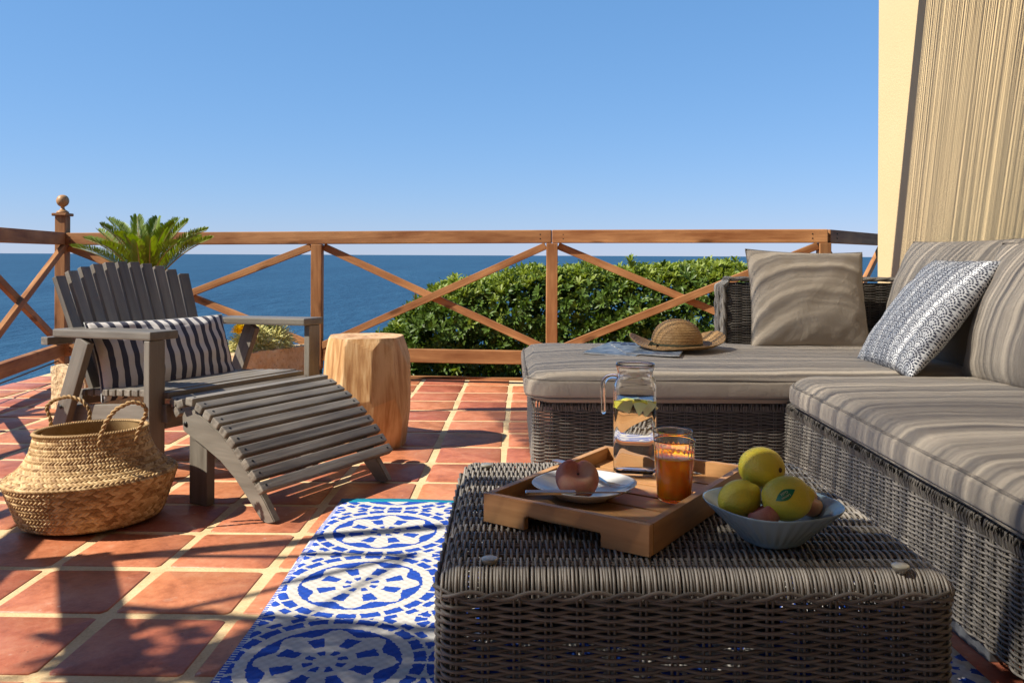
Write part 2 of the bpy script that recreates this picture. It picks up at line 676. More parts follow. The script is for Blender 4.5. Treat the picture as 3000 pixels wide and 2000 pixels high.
M_LEAF = leaf_mat('pittosporum_leaf', (.105, .175, .018), (.310, .345, .065), .45, .32)
M_LEAF_SHADE = leaf_mat('shaded_pittosporum_leaf', (.032, .078, .010), (.120, .175, .030), .42, .22)  # darker leaf copy: shade of the hedge's front and inside put into the colour
M_FROND = leaf_mat('cycad_leaf', (.075, .150, .010), (.220, .270, .025), .4, .25)
M_RACHIS = G('cycad_rachis', k=1.0, col=(.26, .21, .04), rough=.5).m
M_GRASS = leaf_mat('succulent_blade', (.56, .53, .18), (.84, .79, .40), .5, .3)
M_BLOOM = leaf_mat('yellow_petal', (.86, .56, .01), (.90, .68, .04), .5, .3)
M_BARK = straw_mat('brown_bark', (.05, .03, .018), (.10, .06, .035), (.16, .10, .06), .3)
M_SOIL = straw_mat('soil', (.04, .025, .015), (.08, .05, .03), (.13, .085, .05), .3)


def sea_mat():
    g = G('sea_water', k=1.0, rough=.45, spec=.28, ior=1.33)
    o = g.tc()
    n1 = g.noise(g.mapped((1, .45, 1)), .9, 4, .65)
    n2 = g.noise(g.mapped((1, .35, 1)), .12, 4, .6)
    n3 = g.noise(g.mapped((1, .22, 1)), .012, 4, .6)
    c = g.ramp(n3 * .5 + n2 * .5, [(.34, (.009, .040, .082)), (.5, (.014, .056, .108)), (.66, (.022, .074, .132))])
    g.set('col', c)
    g.bump(n1 * .35 + n2 * 1.6, 1.0, 1.6)
    return g.m


M_SEA = sea_mat()
M_STEEL = G('polished_steel', k=1.0, col=(.62, .62, .62), rough=.16, metal=1.0).m
M_SCREW = G('dark_screw', col=(.05, .048, .045), rough=.4, metal=.8).m
M_IRON = G('black_iron', col=(.02, .018, .017), rough=.5).m
M_CERAM = G('white_ceramic', col=(.66, .66, .66), rough=.12, spec=.5).m
M_BOWL = G('blue_white_ceramic', col=(.30, .42, .50), rough=.15, spec=.5).m
M_GLASS = G('clear_glass', k=1.0, col=(1, 1, 1), rough=0.0, trans=1.0, ior=1.45).m
M_FROST = G('frosted_glass', col=(.34, .32, .25), rough=.5, trans=.3, ior=1.4).m
M_WATER = G('water', k=1.0, col=(1, 1, 1), rough=0.0, trans=1.0, ior=1.33).m
M_PLINTH = G('grey_aluminium', col=(.16, .17, .19), rough=.5).m
M_RIBBON = fabric('green_ribbon', (.075, .085, .055))
M_PAPER = G('magazine_paper', col=(.62, .62, .60), rough=.45).m
M_INK = G('navy_ink', col=(.03, .035, .10), rough=.5).m
M_STICK = G('green_sticker', col=(.0, .16, .060), rough=.35).m
M_STICKTXT = G('cream_print', col=(.52, .50, .30), rough=.4).m


def juice_mat():
    g = G('orange_juice', k=1.0, col=(1.0, .30, .012), rough=.15, ior=1.35, sss=.9)
    g.b.inputs['Subsurface Radius'].default_value = (1.0, .3, .05)
    g.b.inputs['Subsurface Scale'].default_value = .03
    return g.m


M_JUICE = juice_mat()


def fruit_mat(name, c0, c1, c2, rough, pores):
    g = G(name, rough=rough, spec=.35, sss=.05)
    o = g.tc()
    n = g.noise(g.mapped((1, 1, 1), jitter=4), 16, 3, .5, .4)
    n2 = g.noise(o, 420, 2)
    c = g.ramp(n * .85 + n2 * .15, [(.36, c0), (.5, c1), (.66, c2)])
    g.set('col', c)
    if pores: g.bump(g.voronoi(o, 330), .35, .0015)
    else: g.bump(n2, .1, .001)
    return g.m


M_LEMON = fruit_mat('lemon_peel', (.58, .53, .045), (.72, .58, .045), (.80, .60, .040), .42, True)
M_PEACH = fruit_mat('peach_skin', (.50, .13, .095), (.64, .27, .17), (.70, .46, .22), .65, False)
M_PULP = G('lemon_pulp', k=1.0, col=(1.0, .90, .52), rough=.3, sss=.3).m
M_RIND = G('lemon_rind', k=1.0, col=(1.0, .80, .08), rough=.35, sss=.2).m


def mag_mat():
    g = G('magazine_cover', rough=.28, spec=.5)
    o = g.tc(); x, y, z = g.xyz(o)
    n = g.noise(o, 26, 3, .6, .6)
    c = g.ramp(n, [(.38, (.10, .16, .24)), (.52, (.30, .38, .46)), (.66, (.58, .60, .62))])
    g.set('col', c)
    return g.m


M_MAG = mag_mat()

# ------------------------------------------------------------------ the setting: sea, terrace, tiles
sea = obj('sea', [(-40000, 5.0, -24), (40000, 5.0, -24), (40000, 60000, -24), (-40000, 60000, -24)], [(0, 1, 2, 3)], M_SEA)
tag(sea, 'open blue sea stretching to the horizon', kind='structure')

YAW = -.014
PITCH = .2975
FX0, FY0 = -.030, 3.78
cy_, sy_ = math.cos(YAW), math.sin(YAW)


def grid(i, j):
    lx, ly = i * PITCH, j * PITCH
    return FX0 + lx * cy_ - ly * sy_, FY0 + lx * sy_ + ly * cy_


# terrace slab: left edge follows the left railing, far edge the front one
slab = [(-3.0, -3.0), (3.2, -3.0), (3.2, 6.9), (2.75, 6.72), (2.10, 5.66), (-3.28, 6.12)]
sv = [(x, y, -.0022) for x, y in slab] + [(x, y, -.30) for x, y in slab]
n_ = len(slab)
sf = [tuple(range(n_)), tuple(range(2 * n_ - 1, n_ - 1, -1))] + [(i, i + n_, (i + 1) % n_ + n_, (i + 1) % n_) for i in range(n_)]
floor = obj('terrace_floor', sv, sf, M_GROUT)
tag(floor, 'terracotta tiled terrace floor with wide sandy joints', kind='structure')


def tile_mesh(k):
    rr = random.Random(k)
    hs = .1350
    out = []
    for q in range(4):
        a0 = q * math.pi / 2
        cxx = (hs - .012) * (1 if q in (0, 3) else -1); cyy = (hs - .012) * (1 if q in (0, 1) else -1)
        for m in range(3):
            a = a0 + m * math.pi / 4
            out.append((cxx + .012 * math.cos(a) + rr.uniform(-.0025, .0025), cyy + .012 * math.sin(a) + rr.uniform(-.0025, .0025)))
    n = len(out)
    V = [(x, y, -.006) for x, y in out] + [(x, y, -.0016) for x, y in out] + [(x * .972, y * .972, .0006) for x, y in out] + [(0, 0, .0012)]
    Fc = []
    for i in range(n):
        j = (i + 1) % n
        Fc += [(i, j, n + j, n + i), (n + i, n + j, 2 * n + j, 2 * n + i), (2 * n + i, 2 * n + j, 3 * n)]
    me = mesh('tile', V, Fc, M_TILE, True)
    return me


TM = [tile_mesh(k) for k in range(5)]
rest = []
for j in range(-14, 8):
    for i in range(-13, 9):
        x, y = grid(i + .5, j + .5)
        yf = 6.12 - (x + 3.28) * .0855
        if y + .13 > yf or y < -2.6 or x < -3.2 + (y < 4) * 0 or x > 2.05: continue
        rz = YAW + random.uniform(-.012, .012)
        tl = Matrix.Translation((x + random.uniform(-.003, .003), y + random.uniform(-.003, .003), 0)) @ Matrix.Rotation(rz, 4, 'Z') @ Matrix.Rotation(random.uniform(-.006, .006), 4, 'X') @ Matrix.Rotation(random.uniform(-.006, .006), 4, 'Y')
        if y > 1.35 and x < 1.25 and x > -3.2 and abs(x) < .75 * y + .3:
            o = add('tile', TM[random.randrange(5)], floor); o.matrix_basis = tl
        else:
            me = TM[random.randrange(5)]
            V = np.empty(len(me.vertices) * 3); me.vertices.foreach_get('co', V); V = V.reshape(-1, 3)
            Mn = np.array(tl); V = V @ Mn[:3, :3].T + Mn[:3, 3]
            rest.append((V, [tuple(p.vertices) for p in me.polygons]))
Vs, Fs, o_ = [], [], 0
for V, Fl in rest:
    Vs.append(V); Fs += [tuple(i + o_ for i in f) for f in Fl]; o_ += len(V)
if Vs:
    add('tiles_beyond_view', mesh('tiles_beyond_view', np.concatenate(Vs), Fs, M_TILE, True), floor, kind='stuff')
# dark brown edging strip along the sea side
e0 = Vector((-3.28, 6.10, .006)); e1 = Vector((2.10, 5.64, .006))
bar('edge_strip', e0, e1, .035, .022, M_RAIL, floor, bev=.004)

# ------------------------------------------------------------------ railing
rl = thing('wooden_railing', 'brown wooden railing with crossed braces and ball topped corner post above the sea', 'railing', (-3.15, 5.98, 0))
K0 = Vector((-3.15, 5.98, 0)); K1 = Vector((-1.318, 5.78, 0)); K2 = Vector((.262, 5.60, 0)); K3 = Vector((1.972, 5.40, 0))
zt = {0: .992, 1: 1.005, 2: 1.016, 3: 1.022}
RH, RW = .086, .060


def up3(p, z): return Vector((p.x, p.y, z))


def bay(a, b, za, zb, flip=False, postb=True):
    d = (b - a).normalized(); nrm = Vector((d.y, -d.x, 0))
    bar('bottom_rail', up3(a + d * .036, .178), up3(b - d * .036, .178), .050, .088, M_RAIL, rl, bev=.004)
    lo = .235; h0 = za - RH - .018; h1 = zb - RH - .018
    s = -1 if flip else 1
    p0 = up3(a + d * .04 + nrm * .014, lo); p1 = up3(b - d * .04 + nrm * .014, h1)
    q0 = up3(a + d * .04 - nrm * .016, h0); q1 = up3(b - d * .04 - nrm * .016, lo)
    bar('brace', p0, p1, .030, .047, M_RAIL, rl, bev=.003)
    bar('brace', q0, q1, .030, .047, M_RAIL, rl, bev=.003)


def post(p, z0, z1, w=.073, d=None):
    d = d or Vector((1, 0, 0))
    o = bar('post', up3(p, z0), up3(p, z1), w, w, M_RAIL, rl, up=Vector((d.y, -d.x, 0)), bev=.004)
    bar('post_shoe', up3(p, .0), up3(p, z0 - .001), w - .012, w - .012, M_IRON, rl, up=Vector((d.y, -d.x, 0)), bev=.002)
    return o


d01 = (K1 - K0).normalized()
post(K0, .075, 1.108)
post(K1, .075, zt[1] - RH - .001)
post(K2, .075, zt[2] - RH - .001)
post(K3, .075, zt[3] - RH - .001)
bar('top_rail', up3(K0 + d01 * .038, zt[0] - RH / 2), up3(K2 - d01 * .002, (zt[2] - RH / 2)), RW, RH, M_RAIL, rl, bev=.006)
bar('top_rail', up3(K2 + d01 * .002, zt[2] - RH / 2), up3(K3 + d01 * .02, zt[3] - RH / 2), RW, RH, M_RAIL, rl, bev=.006)
bay(K0, K1, zt[0], zt[1]); bay(K1, K2, zt[1], zt[2]); bay(K2, K3, zt[2], zt[3])
# right-hand return towards the house
K4 = Vector((2.79, 6.50, 0)) + (Vector((2.79, 6.50, 0)) - K3).normalized() * .05
d34 = (K4 - K3).normalized()
bar('top_rail', up3(K3 + d34 * .045, zt[3] - RH / 2), up3(K4, zt[3] - RH / 2), RW, RH, M_RAIL, rl, bev=.006)
bay(K3 + d34 * .02, K4, zt[3], zt[3])
# left-hand return running towards the house along the terrace edge
dl = Vector((.201, -.98, 0)).normalized()
prev = K0
for k in range(1, 4):
    p = K0 + dl * (1.62 * k)
    post(p, .075, 1.0 - RH - .001 if k != 2 else 1.108, d=dl)
    bay(prev, p, .995, 1.0)
    bar('top_rail', up3(prev + dl * .038, .995 - RH / 2), up3(p - dl * (.002 if k != 2 else .038), .995 - RH / 2), RW, RH, M_RAIL, rl, bev=.006)
    prev = p
for kp, kz in ((K0, zt[0]), (K1, zt[1]), (K2, zt[2]), (K3, zt[3])):
    for dx in (-.075, .075):
        for hz in (kz - .03, kz - .058, .165, .192):
            if kp is K0 and dx < 0: continue
            pv = kp + d01 * dx + Vector((d01.y, -d01.x, 0)) * ((RW if hz > .5 else .050) / 2 + .0004)
            V, Fq = lathe_arrays([(0, .0004), (.003, .0006), (.0045, .0)], 8)
            o = obj('screw', V, Fq, M_SCREW, rl, True)
            q = up3(pv, hz); o.matrix_basis = frame(q - d01 * .001, q + d01 * .001, Vector((d01.y, -d01.x, 0)))
# corner post cap and ball
cap = bar('post_cap', up3(K0, 1.109), up3(K0, 1.130), .105, .105, M_RAIL, rl, up=(0, -1, 0), bev=.006)
prof = [(0.0, 0), (.040, 0), (.041, .006), (.034, .014), (.018, .024), (.012, .036), (.013, .044), (.024, .050), (.034, .060), (.040, .074), (.0415, .086), (.040, .098), (.034, .112), (.024, .122), (.012, .127), (0, .128)]
V, Fq = lathe_arrays(prof, 28)
fin = obj('finial', V + np.array([K0.x, K0.y, 1.131]), Fq, M_TRAY, cap, True)
# thin black cable under the left rail
tube('cable', [(-3.16, 5.95, .10), (-3.06, 5.3, .085), (-2.95, 4.7, .082), (-2.84, 4.2, .08)], .005, M_IRON, rl)

# ------------------------------------------------------------------ house wall
hw = thing('house_wall', 'pale yellow stucco house wall behind the sofa', 'wall', (2.12, 5.0, 0))
WX = 2.12
WY = WX / 0.428


def slab_box(name, x0, x1, y0, y1, z0, z1, mat, parent, bev=.012):
    o = add(name, box_mesh(name, x1 - x0, y1 - y0, z1 - z0, mat, bev, 3), parent)
    o.matrix_basis = Matrix.Translation(((x0 + x1) / 2, (y0 + y1) / 2, (z0 + z1) / 2))
    return o


slab_box('side_wall', WX, WX + .5, -2.4, WY, -.25, 2.9, M_STUCCO, hw)
slab_box('added_rear_wall', -2.6, WX - .002, -2.42, -2.1, -.25, 2.9, M_STUCCO, hw)  # unseen wall added behind the camera to darken the foreground

# ------------------------------------------------------------------ pergola: poles, reed mat, vine (above and beside the view)
ZC = 2.4
KX, KY = ZC / 1.02, ZC / 1.02 * .30
pg = thing('pergola', 'reed mat pergola held on slim poles above the sofa', 'pergola', (-2.5, 4.0, 0))


def cast(x, y): return x - KX, y - KY          # where a thing at mat height stands to shade the floor point x, y


c1 = cast(-.17, 4.74); c5 = cast(.10, 3.65); c4_ = cast(.98, 1.74)
FARM = .08
tube('pole', [(c1[0] - .03, c1[1], 0), (c1[0] - .03, c1[1], ZC - .02)], .017, M_GREY, pg, 10)
tube('pole', [(-2.55, 1.95, 0), (-2.55, 1.95, ZC - .02)], .030, M_GREY, pg, 10)
bar('edge_board', (c1[0] - .05, c1[1] - .030, ZC - .03), (2.1, c1[1] - .030 + FARM * (2.1 - c1[0]), ZC - .03), .085, .03, M_GREY, pg)
tube('beam', [(-3.3, 1.36, ZC - .03), (c4_[0], c4_[1], ZC - .03), (2.1, 1.0, ZC - .03)], .02, M_GREY, pg, 8)
ZB = 1.15
q0 = (-1.20 - ZB / 1.02, 2.40 - ZB / 1.02 * .30); q1 = (-.60 - ZB / 1.02, 1.32 - ZB / 1.02 * .30)
bar('shadow_board', (q0[0], q0[1], ZB), (q1[0], q1[1], ZB), .128, .02, M_GREY, pg)  # unseen board added to cast the shadow band on the near floor
tube('pole', [(q1[0], q1[1], 0), (q1[0], q1[1], ZB - .012)], .017, M_GREY, pg, 10)
tube('pole', [(q0[0], q0[1], 0), (q0[0], q0[1], ZB - .012)], .017, M_GREY, pg, 10)
reeds = []


def left_edge(y):
    if y > c5[1]: t = (y - c5[1]) / (c1[1] - c5[1]); return c5[0] + t * (c1[0] - c5[0])
    t = (y - c4_[1]) / (c5[1] - c4_[1]); return c4_[0] + t * (c5[0] - c4_[0])


rr = random.Random(3)
y = cast(.98, 1.58)[1] - .02
while y < c1[1] - .05:
    dens = .5 + .28 * math.sin(y * 31.0 + 2 * math.sin(y * 7)) + .22 * math.sin(y * 83.0 + 1.3 * math.sin(y * 19))
    r = rr.uniform(.0024, .0042)
    x0 = left_edge(y) + rr.uniform(-.02, .02); x1 = 2.10
    fm = FARM * max(0, (y - 2.2) / (c1[1] - 2.2))
    ph1, ph2 = rr.uniform(0, 6.28), rr.uniform(0, 6.28)
    am = rr.uniform(.0005, .0032)
    P = []
    for q in range(9):
        f = q / 8; x = x0 + (x1 - x0) * f
        P.append((x, y + fm * (x - x0) + am * math.sin(f * 9 + ph1) + am * .6 * math.sin(f * 21 + ph2), ZC + .003 * math.sin(f * 7 + ph2)))
    reeds.append(tube_arrays(P, r, 5))
    gap = min(rr.expovariate(1 / .0026), .012) * (1.45 - .8 * dens)
    y += r * 2.0 + .0002 + gap
V, Fq = join(reeds)
obj('reed_mat', V, Fq, M_STRAW, pg, True, kind='stuff')
# close woven mat over the table and the near floor
n0 = cast(-.62, 1.98); n1 = cast(.98, 1.58)
reeds = []
x = n0[0]
yy = n1[1] + .42
while yy > -1.9:
    # the mat's far edge runs slantwise from n0 to n1 and on to the wall
    def edge_x(yq):
        if yq > n0[1]: return None
        if yq <= n1[1]: return n0[0]
        return n0[0]
    r = rr.uniform(.006, .009)
    if yy <= n0[1]:
        if yy > n1[1]:
            xe = n0[0] + (n0[1] - yy) / (n0[1] - n1[1]) * (n1[0] - n0[0])
            reeds.append(tube_arrays([(n0[0] + rr.uniform(-.06, .06), yy, ZC + .02), ((n0[0] + xe) / 2, yy, ZC + .02), (xe, yy, ZC + .02)], r, 5))
        else:
            reeds.append(tube_arrays([(n0[0] + rr.uniform(-.06, .06), yy, ZC + .02), (0, yy, ZC + .02), (2.1, yy, ZC + .02)], r, 5))
    yy -= r * 2.0 + (rr.uniform(.004, .012) if rr.random() < .16 else 0)
V, Fq = join(reeds)
obj('dense_reed_mat', V, Fq, M_STRAW, pg, True, kind='stuff')


def leaf_blade(P, D, Nn, L, W, fold=.25, curl=.15):
    """arrays of folded leaves: base points, directions, normals, lengths, widths"""
    P = np.asarray(P); D = np.asarray(D); Nn = np.asarray(Nn)
    D = D / np.linalg.norm(D, axis=1)[:, None]
    S = np.cross(D, Nn); S /= np.linalg.norm(S, axis=1)[:, None] + 1e-9
    Nn = np.cross(S, D)
    L = L[:, None]; W = W[:, None]
    b = P
    m1 = P + D * L * .55 + Nn * L * curl * .25
    t = P + D * L - Nn * L * curl * .5
    l1 = P + D * L * .60 - S * W * .5 + Nn * W * fold
    r1 = P + D * L * .60 + S * W * .5 + Nn * W * fold
    l0 = P + D * L * .28 - S * W * .28 + Nn * W * fold * .6
    r0 = P + D * L * .28 + S * W * .28 + Nn * W * fold * .6
    l2 = P + D * L * .86 - S * W * .34 + Nn * (W * fold - L * curl * .22)
    r2 = P + D * L * .86 + S * W * .34 + Nn * (W * fold - L * curl * .22)
    V = np.stack([b, l0, l1, l2, t, r2, r1, r0, m1], 1)
    k = len(P)
    base = (np.arange(k) * 9)[:, None]
    Q = np.array([[0, 8, 2, 1], [8, 4, 3, 2], [0, 7, 6, 8], [8, 6, 5, 4]])
    Fq = (base[:, :, None] + Q[None]).reshape(-1, 4)
    return V.reshape(-1, 3), Fq


# the vine: leaves hanging along the mat's edge, which dapple the near floor
vine = thing('climbing_vine', 'leafy climbing vine along the pergola edge', 'vine', (-2.55, 1.9, 0))
pts = []
for k in range(110):
    fx = rr.uniform(-.95, .1); fy = 1.93 - .24 * (fx + .5) * (1 if fx > -.5 else .2) + rr.gauss(-.10, .09)
    pts.append(cast(fx, fy))
for k in range(34):
    pts.append(cast(rr.uniform(-.92, -.55), rr.uniform(1.45, 2.0)))
for k in range(9):
    pts.append(cast(rr.uniform(-1.30, -1.10), rr.uniform(1.50, 1.85)))
P = np.array([(x + rr.uniform(-.1, .1), y, ZC + rr.uniform(-.12, .10)) for x, y in pts])
D = np.stack([rng.uniform(-.4, 1, len(P)), rng.uniform(-.6, .6, len(P)), rng.uniform(-.5, .3, len(P))], 1)
N_ = np.stack([rng.uniform(-.6, .1, len(P)), rng.uniform(-.4, .4, len(P)), np.ones(len(P))], 1)
V, Fq = leaf_blade(P, D, N_, rng.uniform(.10, .17, len(P)), rng.uniform(.035, .06, len(P)))
obj('foliage', V, Fq, M_LEAF, vine, True, kind='stuff')
tube('stem', [(-2.58, 1.92, 0), (-2.60, 1.90, .8), (-2.57, 1.93, 1.6), (-2.6, 1.7, 2.38), (-3.2, 1.3, 2.42)], .014, M_BARK, vine, 7)
tube('stem', [(-2.6, 1.7, 2.38), (-2.9, 1.2, 2.44), (-1.4, 1.0, 2.43), (.3, .9, 2.43)], .010, M_BARK, vine, 7)

# ------------------------------------------------------------------ hedge
hd = thing('hedge', 'dense glossy green hedge growing behind the railing', 'hedge', (1.0, 6.7, -.3))
NW = 6800
# surface samples: top and front of a long rounded hedge
ps, ns = [], []


def top_z(x):
    if x < -.95: return -9
    if x < .3: return .14 + .55 * math.sqrt(max(0.0, 1 - ((.3 - x) / 1.28) ** 2)) + .03 * math.sin(x * 9)
    return 0.69 + .045 * min(1, (x - .3) / .6) + .02 * math.sin(x * 5.3) + .012 * math.sin(x * 13)


def front_y(x): return 6.02 - .06 * (x - .3) + .10 * math.sin(x * 2.3) + (0.35 * max(0, (-.35 - x) / .6) ** 2)


while len(ps) < NW:
    x = random.uniform(-.98, 2.9)
    tz = top_z(x); fy = front_y(x)
    if x > 1.9: fy += (x - 1.9) * 1.15
    if random.random() < .50:          # front
        z = random.uniform(-.35, tz)
        k = max(0, (z - (tz - .35)) / .35)
        yy = fy + .26 * k ** 2.2 + abs(random.gauss(0, .13)) + random.uniform(-.02, .05)
        nn = Vector((random.gauss(-.1, .35), -1 + .4 * k, random.gauss(.25 + .7 * k, .3)))
        if random.random() < .4: yy += random.uniform(.1, .55)
        ps.append((x, yy, z)); ns.append(nn)
    else:                              # top
        yy = fy + .20 + random.random() ** 1.3 * 1.2
        k = min(1, (yy - fy) / .45)
        z = tz - (1 - k) ** 2 * .30 - .10 * max(0, (yy - fy - .9)) + random.gauss(0, .02) - abs(random.gauss(0, .035))
        ps.append((x, yy, z)); ns.append(Vector((random.gauss(-.05, .25), random.gauss(-.25 + .2 * k, .25), 1)))
for k in range(1700):
    x = random.uniform(-.75, 2.7); tz = top_z(x); yy = front_y(x) + (max(0, x - 1.9) * 1.15) + random.uniform(.3, .9); z = random.uniform(-.4, tz - .12)
    ps.append((x, yy, z)); ns.append(Vector((random.gauss(0, .4), -.8, random.gauss(.5, .4))))
# left end
for k in range(650):
    x = random.uniform(-1.02, -.6); z = random.uniform(-.35, max(-.2, top_z(max(x, -.93)) - .02)); yy = front_y(x) + random.uniform(0, .9)
    ps.append((x, yy, z)); ns.append(Vector((-1, random.gauss(-.4, .4), random.gauss(.4, .3))))
# a few taller shoots
for px, py in ((1850, 770), (1843, 760), (1620, 775), (1342, 815), (1330, 822), (1480, 790), (2150, 765), (1165, 960), (1180, 975), (1150, 965), (2075, 770), (1720, 775)):
    q = at(px, py, 6.35)
    for s in range(2): ps.append((q.x + random.uniform(-.02, .02), q.y, q.z - .02 - .05 * s)); ns.append(Vector((random.gauss(0, .2), random.gauss(-.1, .2), 1)))
LP, LD, LN, LL, LW, LIT = [], [], [], [], [], []
for (x, y, z), n in zip(ps, ns):
    n.normalize()
    sunlit = n.z > .72 and random.random() < .85 or random.random() < .06  # upward whorls mostly get the lighter leaf, painting the sunlit top
    a = n.orthogonal().normalized(); b = n.cross(a)
    m = random.randint(6, 10); ph = random.random() * 6.28
    for k in range(m):
        an = ph + k * 2.4
        tilt = random.uniform(.35, 1.15)
        d = n * math.cos(tilt) + (a * math.cos(an) + b * math.sin(an)) * math.sin(tilt)
        LP.append((x + n.x * .01 * k / m, y + n.y * .01, z + n.z * .015 * k / m)); LD.append(tuple(d)); LN.append(tuple(n)); LL.append(random.uniform(.046, .078)); LW.append(random.uniform(.015, .024)); LIT.append(sunlit)
V, Fq = leaf_blade(np.array(LP), np.array(LD), np.array(LN) + rng.normal(0, .12, (len(LN), 3)), np.array(LL), np.array(LW), .16, .22)
LIT = np.array(LIT); Fy = np.repeat(LIT, 4)
obj('crown', V, Fq[~Fy], M_LEAF_SHADE, hd, True, kind='stuff')
obj('sunlit_leaves', V, Fq[Fy], M_LEAF, hd, True, kind='stuff')
for k in range(26):
    x = random.uniform(-.7, 2.6); y0 = 6.75 + random.uniform(-.2, .4)
    P = [(x, y0, -.6)]
    q = Vector((x, y0, -.6))
    for s in range(5):
        q = q + Vector((random.uniform(-.12, .12), random.uniform(-.16, .1), .24)); P.append(tuple(q))
    tube('branch', P, np.linspace(.016, .005, 6), M_BARK, hd, 5)
# bare bank of earth the hedge stands on
bank = []
nx, ny = 24, 6
for j in range(ny):
    for i in range(nx):
        x = -1.1 + 4.4 * i / (nx - 1); y = 6.15 - (x + 1.1) * .05 + 1.6 * j / (ny - 1)
        bank.append((x, y, -.42 - .25 * j / (ny - 1) + .05 * math.sin(i * 1.7 + j)))
obj('bank', bank, [(j * nx + i, j * nx + i + 1, (j + 1) * nx + i + 1, (j + 1) * nx + i) for j in range(ny - 1) for i in range(nx - 1)], M_SOIL, None, True, kind='structure', label='dark earth bank under the hedge')

# ------------------------------------------------------------------ rug
RX0, RX1, RY0, RY1 = -.588, .955, .55, 2.945
nx, ny = 40, 60
V = []
for side, zz in ((0, .0035), (1, .0085)):
    for j in range(ny + 1):
        for i in range(nx + 1):
            x = RX0 + (RX1 - RX0) * i / nx; y = RY0 + (RY1 - RY0) * j / ny
            V.append((x - .010 * (y - 2) * 0 + .003 * math.sin(y * 7), y - .018 * (x - RX0) + .004 * math.sin(x * 9), zz + (.0016 * math.sin(x * 11 + y * 3) * math.sin(y * 8) if side else 0)))
n1_ = (nx + 1) * (ny + 1)
Fc = []
for j in range(ny):
    for i in range(nx):
        a = j * (nx + 1) + i
        Fc.append((a + n1_, a + 1 + n1_, a + nx + 2 + n1_, a + nx + 1 + n1_))
ring_ = [i for i in range(nx + 1)] + [j * (nx + 1) + nx for j in range(1, ny + 1)] + [ny * (nx + 1) + i for i in range(nx - 1, -1, -1)] + [j * (nx + 1) for j in range(ny - 1, 0, -1)]
for k in range(len(ring_)):
    a, b = ring_[k], ring_[(k + 1) % len(ring_)]
    Fc.append((a, b, b + n1_, a + n1_))
rug = obj('rug', V, Fc, M_RUG, None, True)
tag(rug, 'blue and white woven rug with round flower medallions and teal edge', 'rug')

# ------------------------------------------------------------------ slatted armchair and footstool
A0 = Vector((-1.335, 3.149, 0)); Wd = Vector((.5, .8660254, 0)); Fd = Vector((.8660254, -.5, 0))


def C(s, t, z): return A0 + Wd * s + Fd * t + Vector((0, 0, z))


ch = thing('armchair', 'grey wooden armchair with fan of back slats beside the basket', 'armchair', C(.4, -.3, 0))
for s0 in (0.0, .80):
    bar('arm', C(s0 + .064, -.605, .528), C(s0 + .064, 0, .544), .127, .033, M_GREY, ch, bev=.007)
    s1 = s0 + (.037 if s0 == 0 else .075)
    bar('front_leg', C(s1, -.022, 0), C(s1, -.022, .526), .070, .032, M_GREY, ch, up=Fd, bev=.004)
    s2 = s0 + (.020 if s0 == 0 else .085)
    bar('back_leg', C(s2, -.64, 0), C(s2, -.415, .511), .030, .078, M_GREY, ch, up=Fd, bev=.004)
    s3 = .070 if s0 == 0 else .775
    bar('side_rail', C(s3, .02, .252), C(s3, -.66, .190), .026, .070, M_GREY, ch, bev=.004)
    for tt, zz in ((-.545, .235), (-.022, .25)):
        V, Fq = lathe_arrays([(0, .004), (.007, .004), (.009, .001), (.009, 0)], 12)
        q = C((-.0005 if s0 == 0 else .80 + .07), tt if tt < -.1 else -.022, zz)
        Mx = frame(q, q + Fd, Wd * -1)
        if s0 == 0:
            o = obj('bolt', V, Fq, M_SCREW, ch, True); o.matrix_basis = frame(q - Fd * .001, q + Fd * .001, Wd * -1)
bar('back_bar', C(-.012, -.640, .494), C(.885, -.640, .494), .045, .032, M_GREY, ch, bev=.004)
bar('front_stretcher', C(.083, -.03, .225), C(.762, -.03, .225), .024, .075, M_GREY, ch, bev=.003)
bar('lower_back_bar', C(.083, -.545, .262), C(.762, -.545, .262), .03, .06, M_GREY, ch, bev=.003)
SCREW_ME = None


def screw(p, n, parent, r=.0042):
    global SCREW_ME
    if SCREW_ME is None:
        V, Fq = lathe_arrays([(0, .0002), (r * .5, .0002), (r, .0009), (r * 1.15, 0)], 8)
        SCREW_ME = mesh('screw', V, Fq, M_SCREW, True)
    o = add('screw', SCREW_ME, parent)
    n = Vector(n).normalized(); t = n.orthogonal()
    o.matrix_basis = frame(Vector(p) - t * .001, Vector(p) + t * .001, n)
    return o


# seat slats, the front ones rolling down over the edge
seat = [(-.50 + .046 * k, .288 + .0033 * k) for k in range(11)] + [(.004, .318), (.045, .296), (.062, .262)]
for k, (t, z) in enumerate(seat):
    nrm = Vector((0, 0, 1)) if k < 12 else (Fd * (.55 if k == 12 else 1.3) + Vector((0, 0, 1)))
    n = nrm.normalized()
    bar('seat_slat', C(.066, t, z), C(.779, t, z), .035, .026, M_SLAT, ch, up=n, bev=.004)
    if k >= 8:
        for s in (.082, .763): screw(C(s, t, z) + n * .0132, n, ch)
# fan back: eleven slats
for k in range(11):
    q = k / 10 * 2 - 1
    st = .391 + .312 * q; sb = .395 + .272 * q
    zt_ = .752 + .058 * (1 - q * q); tt = -.690 - .032 * (1 - q * q)
    p0 = C(sb, -.497 + .01 * q * q, .27); p1 = C(st, tt, zt_)
    d = (p1 - p0).normalized(); n = Wd.cross(d).normalized()
    if n.dot(Fd) < 0: n = -n
    n = (n + Wd * (-.16 * q)).normalized()
    bar('back_slat', p0, p1, .047, .024, M_GREY, ch, up=n, bev=.003)

